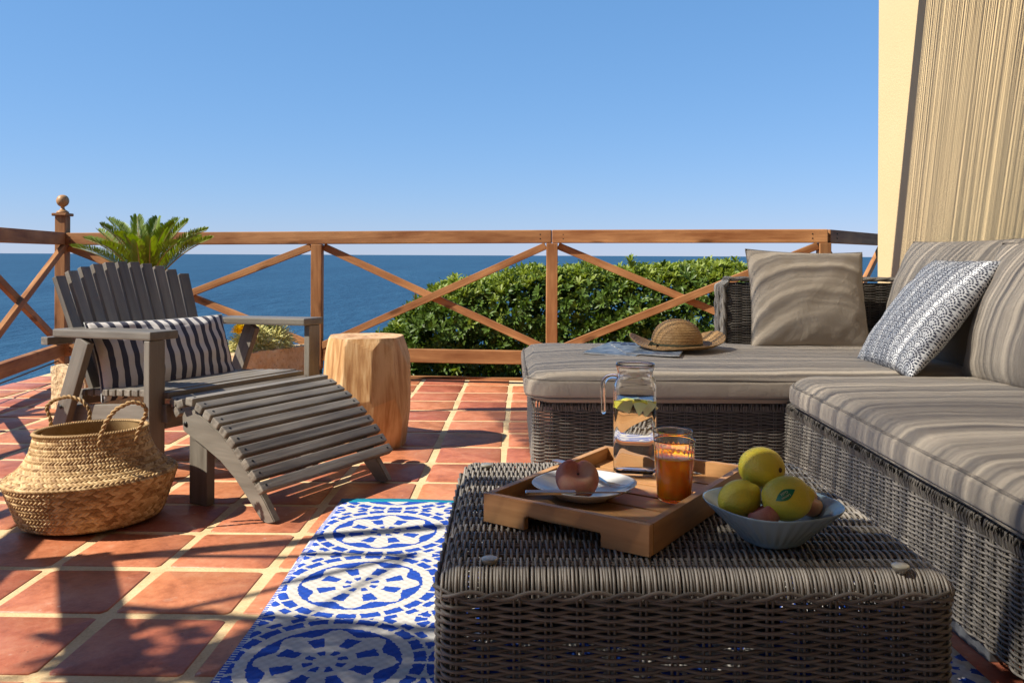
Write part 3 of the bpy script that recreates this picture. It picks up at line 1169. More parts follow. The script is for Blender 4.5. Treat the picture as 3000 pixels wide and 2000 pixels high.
fs = thing('footstool', 'low grey wooden footstool with curved slats in front of the armchair', 'footstool', C(.19, .5, 0))
top_e = [(.318, .300), (.330, .322), (.362, .330), (.433, .298), (.513, .255), (.590, .198), (.671, .112), (.711, .065), (.752, .010)]
bot_e = [(.722, 0.0), (.694, .004), (.632, .066), (.571, .124), (.503, .172), (.428, .207), (.357, .237), (.323, .252)]
poly = top_e + bot_e
for s in (-.100, .470):
    M4 = Matrix(((Fd.x, Wd.x, 0, 0), (Fd.y, Wd.y, 0, 0), (0, 0, 1, 0), (0, 0, 0, 1)))
    M4 = Matrix(((Fd.x, -Wd.x * -1, 0, 0), (Fd.y, Wd.y, 0, 0), (0, 0, 1, 0), (0, 0, 0, 1)))
    M4.translation = C(s, 0, 0)
    prism('side_rail', poly, .027, M_GREY, fs, M4, .003)
    bar('leg', C(s + (.032 if s < 0 else -.032), .365, 0), C(s + (.032 if s < 0 else -.032), .365, .262), .034, .088, M_GREY, fs, up=Fd, bev=.004)
    V, Fq = lathe_arrays([(0, .004), (.007, .004), (.009, .001), (.009, 0)], 12)
    if s < 0:
        q = C(s - .0138, .338, .276)
        o = obj('bolt', V, Fq, M_SCREW, fs, True); o.matrix_basis = frame(q - Fd * .001, q + Fd * .001, Wd * -1)
bar('stretcher', C(-.085, .345, .236), C(.455, .345, .236), .026, .06, M_GREY, fs, bev=.003)
sl = [(.338, .331), (.378, .341), (.418, .325), (.457, .305), (.495, .284), (.532, .260), (.567, .232), (.600, .202), (.632, .170), (.663, .137), (.692, .103)]
for k, (t, z) in enumerate(sl):
    a = sl[max(0, k - 1)]; b = sl[min(len(sl) - 1, k + 1)]
    tg = Vector((b[0] - a[0], b[1] - a[1]))
    n = (Fd * (-tg.y) + Vector((0, 0, tg.x))).normalized()
    if k == 0: n = (Vector((0, 0, 1)) - Fd * .35).normalized()
    off = n * .016
    bar('slat', C(-.136, t, z) + off, C(.522, t, z) + off, .034, .027, M_SLAT, fs, up=n, bev=.004)
    for s in (-.112, .498): screw(C(s, t, z) + off + n * .0136, n, fs)

# ------------------------------------------------------------------ pillows


def pillow_arrays(sx, sy, T, n=36, k=.07, wr=.004, seed=0, sag=0.0):
    u = np.linspace(-1, 1, n + 1)
    U, Vv = np.meshgrid(u, u, indexing='ij')
    base = np.clip((1 - U ** 2) * (1 - Vv ** 2), 0, 1)
    h = T / 2 * base ** .47
    X = sx / 2 * U * (1 - k * (1 - Vv ** 2) * np.abs(U) ** 1.5)
    Y = sy / 2 * Vv * (1 - k * (1 - U ** 2) * np.abs(Vv) ** 1.5)
    w = wr * (vnoise(U * 4, Vv * 4, seed) + .6 * vnoise(U * 9, Vv * 7, seed + 3) * (base < .5)) * base ** .3
    crease = wr * 1.6 * np.sin(16 * (np.arctan2(Vv, U))) * np.clip(np.hypot(U, Vv) - .75, 0, 1)
    top = np.stack([X, Y, h + w + crease * base ** .4 - sag * (Vv < 0) * 0], -1)
    bot = np.stack([X, Y, -h + .5 * w], -1)
    V = np.concatenate([top.reshape(-1, 3), bot.reshape(-1, 3)])
    uv = np.stack([U * .5 + .5, Vv * .5 + .5], -1).reshape(-1, 2)
    uv = np.concatenate([uv, uv])
    m = n + 1
    i, j = np.meshgrid(np.arange(n), np.arange(n), indexing='ij')
    a = (i * m + j).ravel(); b = ((i + 1) * m + j).ravel(); c = ((i + 1) * m + j + 1).ravel(); d = (i * m + j + 1).ravel()
    f1 = np.stack([a, b, c, d], 1); f2 = np.stack([a, d, c, b], 1) + m * m
    Fq = np.concatenate([f1, f2])
    # weld the rims
    edge = np.zeros((m, m), bool); edge[0, :] = edge[-1, :] = edge[:, 0] = edge[:, -1] = True
    idx = np.arange(2 * m * m); em = edge.ravel(); idx[m * m:][em] = np.arange(m * m)[em]
    return V, idx[Fq], uv


def pillow(name, o, ex, ey, sx, sy, T, mat, label, cat='cushion', group=None, seam=None, **kw):
    V, Fq, uv = pillow_arrays(sx, sy, T, **kw)
    ex = Vector(ex).normalized(); ey = Vector(ey); ey = (ey - ex * ey.dot(ex)).normalized(); ez = ex.cross(ey)
    M4 = Matrix(((ex.x, ey.x, ez.x, o[0]), (ex.y, ey.y, ez.y, o[1]), (ex.z, ey.z, ez.z, o[2]), (0, 0, 0, 1)))
    ob = obj(name, V, Fq, mat, None, True, uv)
    ob.matrix_basis = M4
    tag(ob, label, cat, group)
    if seam is not None:
        n = kw.get('n', 36); m = n + 1
        rim = [(i, 0) for i in range(m)] + [(n, j) for j in range(1, m)] + [(i, n) for i in range(n - 1, -1, -1)] + [(0, j) for j in range(n - 1, 0, -1)]
        Pw = [M4 @ Vector(V[i * m + j]) for i, j in rim]
        tube('seam', [tuple(p) for p in Pw], .0026, seam, ob, 6, True)
    return ob


# striped cushion in the armchair
bl = C(.10, -.435, .292); br_ = C(.735, -.435, .292); tl_ = C(.09, -.545, .575)
ctr = (C(.41, -.42, .300) + C(.41, -.535, .520)) / 2 + Fd * .050
pillow('striped_cushion', ctr, Wd * 1 + Vector((0, 0, -.01)), (tl_ - bl), .70, .335, .15, M_STRIPE, 'navy and white striped cushion leaning in the armchair', k=.05, wr=.010, seed=2, n=48, seam=M_PAPER)

# ------------------------------------------------------------------ basket
bk = thing('basket', 'round woven seagrass belly basket with two rope handles', 'basket', (-1.352, 2.72, 0))
prof = [(.001, .004), (.12, .003), (.188, .005), (.210, .014), (.222, .036), (.236, .075), (.249, .110), (.258, .138), (.262, .147), (.256, .153), (.234, .164), (.211, .182), (.192, .206), (.179, .233), (.170, .262), (.165, .286)]
prof_in = [(.172, .286), (.176, .270), (.186, .246), (.198, .220), (.214, .192), (.232, .170), (.246, .152), (.240, .130), (.222, .085), (.20, .05), (.16, .02), (.001, .016)]


def resample(prof, n):
    prof = np.asarray(prof, float)
    d = np.r_[0, np.cumsum(np.hypot(*np.diff(prof, axis=0).T))]
    s = np.linspace(0, d[-1], n)
    return np.stack([np.interp(s, d, prof[:, 0]), np.interp(s, d, prof[:, 1])], 1), s


def basket_shell():
    nv, nu = 300, 624
    pr, s = resample(prof, nv)
    tn = np.gradient(pr, axis=0); tn /= np.linalg.norm(tn, axis=1)[:, None]
    nr = np.stack([tn[:, 1], -tn[:, 0]], 1)
    a = np.arange(nu) / nu * 2 * np.pi
    rows = s / .0115
    row = np.floor(rows).astype(int); fr = rows - row
    U = a[None, :] / (2 * np.pi) * 104
    slant = np.where(row % 2 == 0, 1, -1)[:, None]
    ph = U + slant * (fr[:, None] - .5) * .9 + .25 * (row % 2)[:, None]
    disp = .0052 * np.abs(np.sin(np.pi * ph)) ** .7 * np.clip(np.sin(np.pi * fr), 0, 1)[:, None] ** .35
    disp *= np.clip((s - .12) / .05, 0, 1)[:, None]
    # soft, slightly dented wall
    dent = .006 * np.sin(2 * a + .6)[None, :] * np.ones_like(disp) + .004 * np.sin(3 * a + 2.0)[None, :] * np.clip(pr[:, 1] / .25, 0, 1)[:, None]
    Rr = pr[:, 0][:, None] * .945 + nr[:, 0][:, None] * disp + .7 * dent * np.clip(pr[:, 0] / .1, 0, 1)[:, None]
    Zz = pr[:, 1][:, None] + nr[:, 1][:, None] * disp
    V = np.stack([Rr * np.cos(a), Rr * np.sin(a), Zz + 0 * Rr], -1).reshape(-1, 3)
    uv = np.stack([ph, np.broadcast_to(rows[:, None], ph.shape)], -1).reshape(-1, 2)
    i = np.arange(nv - 1)[:, None]; j = np.arange(nu)[None, :]; j2 = (j + 1) % nu
    Fq = np.stack([i * nu + j, i * nu + j2, (i + 1) * nu + j2, (i + 1) * nu + j], -1).reshape(-1, 4)
    return V, Fq, uv


Mb = Matrix.Translation((-1.332, 2.72, .004)) @ Matrix.Rotation(math.radians(-1.6), 4, 'Y') @ Matrix.Rotation(math.radians(-1.5), 4, 'X')
V, Fq, uvb = basket_shell()
o = obj('body', V, Fq, M_WEAVE, bk, True, uvb); o.matrix_basis = Mb
V, Fq = lathe_arrays([(max(.001, r_ * .945 - .014), z_ + (.008 if z_ < .02 else 0)) for r_, z_ in prof[::-1]], 96)
o = obj('lining', V, Fq, M_STRAW, bk, True); o.matrix_basis = Mb
# twisted rim
aa = np.linspace(0, 2 * np.pi, 240, endpoint=False)
for q in (0, 1):
    tw = aa * 60 + q * np.pi
    P = np.stack([(.157 + .004 * np.cos(tw)) * np.cos(aa), (.157 + .004 * np.cos(tw)) * np.sin(aa), .287 + .003 * np.sin(tw)], 1)
    dn = .006 * np.sin(2 * aa + .6) + .004 * np.sin(3 * aa + 2.0)
    P[:, 0] += dn * np.cos(aa); P[:, 1] += dn * np.sin(aa)
    o = tube('rim_cord', P, .0042, M_STRAW, bk, 6, True); o.matrix_basis = Mb
Mbi = Mb.inverted()


def rope(name, P, parent, M4, r=.0044, turns=170):
    P = np.asarray(P, float)
    d = np.r_[0, np.cumsum(np.linalg.norm(np.diff(P, axis=0), axis=1))]
    s = np.linspace(0, d[-1], 120)
    # smooth resample by Catmull-like cubic through numpy polynomial pieces
    Q = np.stack([np.interp(s, d, P[:, k]) for k in range(3)], 1)
    for _ in range(14): Q[1:-1] = (Q[:-2] + 2 * Q[1:-1] + Q[2:]) / 4
    T = np.gradient(Q, axis=0); T /= np.linalg.norm(T, axis=1)[:, None]
    A = np.cross(T, np.array([.3, 1, .1])); A /= np.linalg.norm(A, axis=1)[:, None]; B = np.cross(T, A)
    parts = []
    for k in (0, 1):
        an = s / d[-1] * turns * .35 + k * np.pi
        parts.append(tube_arrays(Q + .0033 * (np.cos(an)[:, None] * A + np.sin(an)[:, None] * B), r * .92, 6))
    V, Fq = join(parts)
    o = obj(name, V, Fq, M_STRAW, parent, True)
    o.matrix_basis = M4
    return o


def loc_b(px, py, Y): return tuple(Mbi @ at(px, py, Y))


rope('handle', [loc_b(150, 1262, 2.86), loc_b(148, 1225, 2.86), loc_b(134, 1190, 2.86), loc_b(160, 1170, 2.87), loc_b(200, 1160, 2.87), loc_b(240, 1172, 2.87), loc_b(264, 1200, 2.87), loc_b(262, 1232, 2.87), loc_b(258, 1258, 2.87)], bk, Mb)
rope('handle', [loc_b(290, 1304, 2.57), loc_b(297, 1268, 2.57), loc_b(312, 1232, 2.57), loc_b(340, 1198, 2.58), loc_b(385, 1176, 2.59), loc_b(420, 1184, 2.61), loc_b(431, 1204, 2.62), loc_b(415, 1240, 2.63), loc_b(402, 1268, 2.63), loc_b(401, 1290, 2.63)], bk, Mb)

# ------------------------------------------------------------------ carved stool
st = thing('stump_stool', 'carved barrel shaped wooden stool with chiselled facets', 'stool', (-.656, 3.85, 0))
rs = random.Random(5)
facets = []
for row, (tilt, dist, zc, cnt) in enumerate(((.30, .186, .40, 11), (.05, .1935, .27, 11), (-.18, .187, .12, 10))):
    for i in range(cnt):
        facets.append(((i + .5 * (row % 2) + rs.uniform(-.22, .22)) / cnt * 2 * math.pi, tilt + rs.uniform(-.07, .07), dist + rs.uniform(-.005, .004), zc + rs.uniform(-.03, .03)))
NA, NZ = 150, 64
V = []
for k in range(NZ + 1):
    z = .484 * k / NZ
    for i in range(NA):
        a = i / NA * 2 * math.pi
        r = 9
        for fa, ti, di, zc in facets:
            c_ = math.cos(a - fa)
            if c_ > .5: r = min(r, (di * math.cos(ti) - (z - zc) * math.sin(ti)) / (math.cos(ti) * c_))
        V.append((r * math.cos(a), r * math.sin(a), z + (.0015 * math.sin(3 * a) if k == NZ else 0)))
Fc = [(k * NA + i, k * NA + (i + 1) % NA, (k + 1) * NA + (i + 1) % NA, (k + 1) * NA + i) for k in range(NZ) for i in range(NA)]
n = len(V)
V.append((0, 0, .4842)); V.append((0, 0, 0))
for i in range(NA):
    Fc.append((NZ * NA + i, NZ * NA + (i + 1) % NA, n)); Fc.append(((i + 1) % NA, i, n + 1))
me = mesh('body', V, Fc, M_STUMP)
o = add('body', me, st); o.matrix_basis = Matrix.Translation((-.656, 3.85, 0)) @ Matrix.Rotation(.35, 4, 'Z')

# ------------------------------------------------------------------ stone planters, cycad, tufted plant


def planter(name, label, corner, eu, L, Wt, Ht):
    """corner: ground point; eu: long direction; width goes to the left of it"""
    t = thing(name, label, 'planter', corner)
    eu = Vector(eu).normalized(); ev = Vector((-eu.y, eu.x, 0))
    n = 14
    wt = .05

    def wall(p, q, nm, out):
        nu_, nv_ = 22, 8
        Vv = []
        ln = (q - p).length
        for side in (0, 1):
            for j in range(nv_ + 1):
                for i in range(nu_ + 1):
                    u = i / nu_; v = j / nv_
                    base = p + (q - p) * u + Vector((0, 0, Ht * v))
                    e = .006 * float(vnoise(np.float64(u * ln * 40), np.float64(v * 9), side + ln * 7))
                    rag = .007 * float(vnoise(np.float64(u * ln * 55), np.float64(3.3), 1.7 + ln)) * (v > .99)
                    b = base + out * (e if side == 0 else -wt - e * .5) + Vector((0, 0, rag))
                    Vv.append(tuple(b))
        m = (nu_ + 1) * (nv_ + 1)
        Fq = []
        for j in range(nv_):
            for i in range(nu_):
                a = j * (nu_ + 1) + i
                Fq.append((a, a + 1, a + nu_ + 2, a + nu_ + 1)); Fq.append((a + m, a + nu_ + 1 + m, a + nu_ + 2 + m, a + 1 + m))
        for i in range(nu_):
            a = nv_ * (nu_ + 1) + i; Fq.append((a, a + 1, a + 1 + m, a + m))
        for j in range(nv_):
            for a in (j * (nu_ + 1), j * (nu_ + 1) + nu_): Fq.append((a, a + nu_ + 1, a + nu_ + 1 + m, a + m))
        o = obj('side', Vv, Fq, M_STONE, t, False)
    c0 = Vector(corner); c1_ = c0 + eu * L; c2 = c1_ + ev * Wt; c3 = c0 + ev * Wt
    wall(c0, c1_, 'a', -ev); wall(c1_, c2, 'b', eu); wall(c2, c3, 'c', ev); wall(c3, c0, 'd', -eu)
    e = .02
    s = [c0 + eu * e + ev * e, c1_ - eu * e + ev * e, c2 - eu * e - ev * e, c3 + eu * e - ev * e]
    obj('soil', [tuple(q + Vector((0, 0, Ht - .03))) for q in s], [(0, 1, 2, 3)], M_SOIL, t)
    return t


PE = Vector((.50, .866, 0))
pl2 = planter('stone_planter', 'rough cream stone trough holding the tufted plant behind the armchair', (-1.545, 4.80, 0), PE, .60, .36, .285)
pl1 = planter('stone_planter', 'rough cream stone trough at the foot of the cycad near the railing corner', (-2.26, 4.52, 0), PE, .62, .30, .235)

cy = thing('cycad', 'small cycad palm with stiff feathery green fronds behind the armchair', 'palm', (-2.16, 5.02, .2))
V, Fq = lathe_arrays([(.001, 0), (.07, 0), (.085, .10), (.08, .25), (.07, .36), (.04, .42), (.001, .43)], 14)
o = obj('trunk', V, Fq, M_BARK, cy, True); o.matrix_basis = Matrix.Translation((-2.16, 5.02, .205))


def frond(base, tip, arch, width, seed, nl=58):
    rf = random.Random(seed)
    b = np.array(base); t = np.array(tip)
    s = np.linspace(0, 1, 26)
    P = b + (t - b) * s[:, None]
    P[:, 2] += arch * np.sin(s * np.pi * .95)
    T = np.gradient(P, axis=0); T /= np.linalg.norm(T, axis=1)[:, None]
    out = (t - b); out[2] = 0; ln = np.linalg.norm(out)
    out = out / ln if ln > 1e-6 else np.array([0, 1.0, 0])
    side = np.cross(out, [0, 0, 1.0]); side /= np.linalg.norm(side)
    LP, LD, LN, LL, LW = [], [], [], [], []
    for k in range(nl):
        f = .13 + .87 * k / (nl - 1)
        x = f * 25; i = min(24, int(x)); p = P[i] + (P[i + 1] - P[i]) * (x - i)
        tg = T[i]; upv = np.cross(side, tg); upv /= np.linalg.norm(upv)
        if upv[2] < 0: upv = -upv
        l = width * (.55 + .55 * math.sin(math.pi * min(1, (f * 1.05)) ** .8)) * (1.0 if f < .9 else 1.15 - (f - .9) * 5)
        for sd in (-1, 1):
            d = side * sd * .66 + tg * (.50 + .40 * f) + upv * .58
            LP.append(p); LD.append(d + rng.normal(0, .04, 3)); LN.append(upv - side * sd * .5); LL.append(l * rf.uniform(.92, 1.06)); LW.append(.0070)
    V, Fq = leaf_blade(np.array(LP), np.array(LD), np.array(LN), np.array(LL), np.array(LW), .1, -.10)
    return V, Fq, P


cb = np.array([-2.16, 5.02, .63])
tips = [(212, 728, 5.0, .05), (250, 705, 5.15, .06), (288, 680, 5.3, .05), (297, 668, 4.95, .07), (318, 650, 5.2, .07), (335, 692, 4.75, .07), (372, 700, 4.66, .05), (402, 640, 5.2, .05), (392, 645, 5.42, .06),
        (462, 645, 5.25, .05), (450, 650, 5.4, .05), (400, 715, 4.6, .04), (480, 682, 4.72, .06), (512, 662, 4.95, .06), (522, 650, 5.3, .06), (550, 655, 5.05, .06), (605, 680, 5.1, .07), (618, 704, 5.0, .05), (585, 700, 5.3, .06), (440, 705, 4.62, .05),
        (300, 720, 4.75, .05), (520, 715, 4.7, .05), (345, 660, 5.45, .06), (480, 665, 5.5, .06)]
for k, (px, py, Yd, ar) in enumerate(tips):
    t = at(px, py, Yd)
    V, Fq, P = frond(cb + np.array([random.uniform(-.02, .02), random.uniform(-.02, .02), 0]), np.array(t), ar, .080, k)
    fo = obj('frond', V, Fq, M_FROND, cy, True)
    tube('rachis', P, np.linspace(.006, .0022, len(P)), M_RACHIS, fo, 5)

tf = thing('tufted_plant', 'pale spiky tufted plant growing in the stone trough', 'plant', (-1.62, 5.15, .25))
LP, LD, LN, LL, LW = [], [], [], [], []
for cxp, cyp, Yd, rad, cnt in ((745, 1010, 5.06, .150, 900), (800, 1000, 5.18, .165, 1000), (708, 1022, 4.96, .095, 320)):
    c = at(cxp, cyp, Yd); c.z = .272
    for k in range(cnt):
        an = random.uniform(0, 6.283); el = random.uniform(.15, 1.45)
        d = Vector((math.cos(an) * math.cos(el), math.sin(an) * math.cos(el), math.sin(el)))
        q = c + Vector((d.x * .8, d.y * .8, d.z * 1.0)) * rad * random.uniform(.45, .85)
        d2 = d + Vector((random.gauss(0, .5), random.gauss(0, .5), random.gauss(-.1, .4)))
        LP.append(tuple(q)); LD.append(tuple(d2)); LN.append((d.x * .3, d.y * .3 - .2, 1)); LL.append(random.uniform(.035, .075)); LW.append(random.uniform(.004, .007))
V, Fq = leaf_blade(np.array(LP), np.array(LD), np.array(LN) + rng.normal(0, .3, (len(LN), 3)), np.array(LL), np.array(LW), .15, .35)
obj('foliage', V, Fq, M_GRASS, tf, True, kind='stuff')
fl = thing('yellow_flower', 'bright yellow flower head beside the tufted plant', 'flower', (-1.6, 5.0, .25))
c = at(706, 977, 4.90)
LP, LD, LN = [], [], []
for k in range(60):
    an = k * 2.4; el = .1 + 1.3 * (k / 60)
    d = Vector((math.cos(an) * math.cos(el), math.sin(an) * math.cos(el), math.sin(el)))
    LP.append(tuple(c + d * .008)); LD.append(tuple(d)); LN.append((0, -.2, 1))
V, Fq = leaf_blade(np.array(LP), np.array(LD), np.array(LN) + rng.normal(0, .1, (60, 3)), np.full(60, .056), np.full(60, .022), .1, .3)
obj('petals', V, Fq, M_BLOOM, fl, True, kind='stuff')
tube('stem', [(c.x, c.y, .25), (c.x + .004, c.y, (c.z + .25) / 2), (c.x, c.y, c.z)], .0035, M_FROND, fl, 6)

# ------------------------------------------------------------------ woven furniture


def round_path(pts, rad, step=.004, closed=False):
    """polyline in XY with rounded corners, evenly resampled; returns points, outward normals (right-hand side), lengths"""
    pts = [Vector((p[0], p[1])) for p in pts]
    out = []
    n = len(pts)
    rngi = range(n) if closed else range(1, n - 1)
    if not closed: out.append(pts[0])
    for i in rngi:
        a, b, c = pts[i - 1], pts[i], pts[(i + 1) % n]
        d0 = (a - b).normalized(); d1 = (c - b).normalized()
        ang = d0.angle(d1); cut = rad / math.tan(ang / 2)
        p0 = b + d0 * cut; p1 = b + d1 * cut
        cen = b + (d0 + d1).normalized() * (rad / math.sin(ang / 2))
        a0 = math.atan2(p0.y - cen.y, p0.x - cen.x); a1 = math.atan2(p1.y - cen.y, p1.x - cen.x)
        da = (a1 - a0 + math.pi) % (2 * math.pi) - math.pi
        for k in range(7): out.append(cen + Vector((math.cos(a0 + da * k / 6), math.sin(a0 + da * k / 6))) * rad)
    if not closed: out.append(pts[-1])
    P = np.array([(p.x, p.y) for p in out])
    if closed: P = np.vstack([P, P[:1]])
    d = np.r_[0, np.cumsum(np.hypot(*np.diff(P, axis=0).T))]
    return P, d


def sample_path(P, d, s):
    X = np.interp(s, d, P[:, 0]); Y = np.interp(s, d, P[:, 1])
    e = 1e-3
    x2 = np.interp(np.minimum(s + e, d[-1]), d, P[:, 0]); y2 = np.interp(np.minimum(s + e, d[-1]), d, P[:, 1])
    x1 = np.interp(np.maximum(s - e, 0), d, P[:, 0]); y1 = np.interp(np.maximum(s - e, 0), d, P[:, 1])
    T = np.stack([x2 - x1, y2 - y1], 1); T /= np.linalg.norm(T, axis=1)[:, None]
    return np.stack([X, Y], 1), np.stack([T[:, 1], -T[:, 0]], 1)


def weave_wall(parent, pts, rad, z0, z1, pitch, row, r, amp, mat, closed=False, per=4, part='strand', seed=0):
    P, d = round_path(pts, rad, closed=closed)
    L = d[-1]
    ns = max(2, int(round(L / pitch)))
    if closed and ns % 2: ns += 1
    pt = L / ns
    # uprights, in pairs
    st_ = []
    for k in range(ns if closed else ns + 1):
        for off in (-.0042, .0042):
            s = np.array([min(max(k * pt + off, 0), L)])
            q, _ = sample_path(P, d, s)
            st_.append(tube_arrays([(q[0, 0], q[0, 1], z0), (q[0, 0], q[0, 1], (z0 + z1) / 2), (q[0, 0], q[0, 1], z1)], r * .85, 5))
    V, Fq = join(st_)
    obj('uprights', V, Fq, mat, parent, True, kind='stuff')
    nr = int((z1 - z0) / row)
    s = np.linspace(0, L, ns * per + 1)
    if closed: s = s[:-1]
    rs_ = random.Random(seed)
    q, nrm = sample_path(P, d, s)
    for k in range(nr):
        sg = 1 if k % 2 else -1
        ph = np.cos(np.pi * s / pt) * sg
        off = amp * np.sign(ph) * np.abs(ph) ** .8
        jit = .0007 * np.sin(s * rs_.uniform(20, 60) + rs_.uniform(0, 6)) + rs_.uniform(-.0006, .0006)
        zz = z0 + (k + .5) * row + jit - .0011 * np.maximum(ph, 0)
        pts3 = np.stack([q[:, 0] + nrm[:, 0] * off, q[:, 1] + nrm[:, 1] * off, zz], 1)
        V, Fq = tube_arrays(pts3, r * rs_.uniform(.93, 1.06), 6, closed)
        obj(part, V, Fq, mat, parent, True)
    return P, d, pt, ns


# --- low table (ottoman)
TX0, TX1, TY0, TY1, TZ = -.105, .635, 1.212, 1.895, .400
tb = thing('wicker_table', 'low square grey wicker table holding the tray and bowl', 'table', ((TX0 + TX1) / 2, (TY0 + TY1) / 2, 0))
loop = [(TX0, TY0), (TX1, TY0), (TX1, TY1), (TX0, TY1)]
Pp, dd, pt, ns = weave_wall(tb, loop, .036, .012, .362, .0455, .0056, .00268, .0040, M_RATT_D, True, 5, 'strand', 1)
# wavy double cord that closes the side weave
ss = np.linspace(0, dd[-1], ns * 8, endpoint=False)
qq, nn = sample_path(Pp, dd, ss)
for k in (0, 1):
    ph = np.sin(np.pi * ss / (pt * 1.0) + k * np.pi)
    zz = .3675 + .0052 * ph + .001 * k
    off = .0052 + .0018 * np.cos(np.pi * ss / pt + k * np.pi)
    V, Fq = tube_arrays(np.stack([qq[:, 0] + nn[:, 0] * off, qq[:, 1] + nn[:, 1] * off, zz], 1), .0029, 6, True)
    obj('rim_cord', V, Fq, M_RATT_D, tb, True)
# top: fore-and-aft strands over cross rods
rods = np.arange(TY0 + .050, TY1 - .035, .0395)
st_ = []
for yr in rods:
    for off in (-.0045, .0045):
        st_.append(tube_arrays([(TX0 - .001, yr + off, .358), (TX0 + .004, yr + off, .378), (TX0 + .020, yr + off, TZ - .011), (TX0 + .04, yr + off, TZ - .006), ((TX0 + TX1) / 2, yr + off, TZ - .006), (TX1 - .04, yr + off, TZ - .006), (TX1 - .02, yr + off, TZ - .011), (TX1 - .004, yr + off, .378), (TX1 + .001, yr + off, .358)], .0026, 5))
V, Fq = join(st_)
obj('cross_rods', V, Fq, M_RATT_D, tb, True, kind='stuff')
xs = np.arange(TX0 + .007, TX1 - .005, .00495)
rs_ = random.Random(11)
edge = .034
for i, x in enumerate(xs):
    sg = 1 if i % 2 else -1
    yy = np.linspace(TY0 + .030, TY1 - .030, len(rods) * 5 + 3)
    ph = np.cos(np.pi * (yy - rods[0]) / .0395) * sg
    end = np.clip(np.minimum((yy - (TY0 + .030)) / .02, ((TY1 - .030) - yy) / .02), 0, 1)
    zz = TZ - .006 + .0052 * np.sign(ph) * np.abs(ph) ** .75 * end + .0015 * (1 - end)
    dx = min(x - TX0, TX1 - x)
    drop = .016 * max(0, 1 - dx / .030) ** 2
    zz = zz - drop
    xx = x + .0009 * np.sin(yy * 40 + i) + rs_.uniform(-.0006, .0006) + 0 * yy
    a = np.linspace(0, 1, 7)[1:]
    zt0 = zz[0]; fy = TY0 + .004 + (.0025 if sg > 0 else .0)
    front = np.stack([np.full(6, xx[0]), yy[0] - (yy[0] - fy) * np.sin(a * np.pi / 2), zt0 - (zt0 - .362) * (1 - np.cos(a * np.pi / 2)) - .004 * a], 1)[::-1]
    zt1 = zz[-1]; by = TY1 - .004
    back = np.stack([np.full(6, xx[-1]), yy[-1] + (by - yy[-1]) * np.sin(a * np.pi / 2), zt1 - (zt1 - .362) * (1 - np.cos(a * np.pi / 2)) - .004 * a], 1)
    Q = np.concatenate([front, np.stack([xx, yy, zz], 1), back])
    V, Fq = tube_arrays(Q, .00240 * rs_.uniform(.93, 1.08), 6, False, (1, 0, 0))
    obj('top_strand', V, Fq, M_RATT, tb, True)
slab_box('added_backing', TX0 + .05, TX1 - .05, TY1 - .045, TY1 - .030, .02, .325, M_IRON, tb, .002)  # black panel added to stop the sunlit rug showing through the weave
# glass bumpers
for px, py in ((1425, 1357), (1435, 1630), (2638, 1650)):
    p = on(px, py, TZ + .007)
    V, Fq = lathe_arrays([(0, .0042), (.0105, .0040), (.0124, .0030), (.0126, .0012), (.0115, -.001), (.006, -.008), (0, -.008)], 24)
    o = obj('glass_bumper', V, Fq, M_FROST, tb, True); o.matrix_basis = Matrix.Translation((p.x, p.y, TZ + .002))

# --- sofa, chaise part
cs = thing('chaise_sofa', 'grey wicker chaise section of the corner sofa along the railing', 'sofa', (.9, 3.7, 0))
weave_wall(cs, [(.085, 4.32), (.085, 3.20), (1.10, 3.20)], .035, .020, .270, .056, .0064, .0029, .0042, M_RATT_D, False, 5, 'strand', 2)


def fringe(parent, pts, rad, z0, z1, mat, pitch=.0062, bulge=.006, name='top_band'):
    """close upright strands that roll over the top edge"""
    P, d = round_path(pts, rad)
    s = np.arange(0, d[-1], pitch)
    q, nrm = sample_path(P, d, s)
    parts = []
    rf = random.Random(9)
    for k in range(len(s)):
        o = bulge * (1 if k % 2 else .55)
        sl = rf.uniform(-.006, .006)
        tx = np.array([-nrm[k, 1], nrm[k, 0]]) * sl
        pz = [(z0, 0, 0), (z0 + (z1 - z0) * .5, o, .5), (z1 - .004, o * .6, 1), (z1 + .003, -.012, 1)]
        parts.append(tube_arrays([(q[k, 0] + nrm[k, 0] * f + tx[0] * g_, q[k, 1] + nrm[k, 1] * f + tx[1] * g_, zz) for zz, f, g_ in pz], .0027, 5))
    V, Fq = join(parts)
    obj(name, V, Fq, mat, parent, True, kind='stuff')


fringe(cs, [(.085, 4.32), (.085, 3.20), (1.10, 3.20)], .035, .266, .306, M_RATT_D)
slab_box('deck', .11, 1.95, 3.23, 4.34, .275, .292, M_RATT_D, cs, .004)
slab_box('inner_panel', .16, 1.1, 3.27, 3.28, .02, .27, M_IRON, cs, .001)
# wicker back along the railing
BX0, BX1, BY0, BY1, BZ = 1.068, 2.02, 4.285, 4.405, .735
weave_wall(cs, [(BX0, BY1), (BX0, BY0), (BX1, BY0)], .03, .28, .715, .056, .0064, .0029, .0042, M_RATT_D, False, 5, 'back_strand', 4)
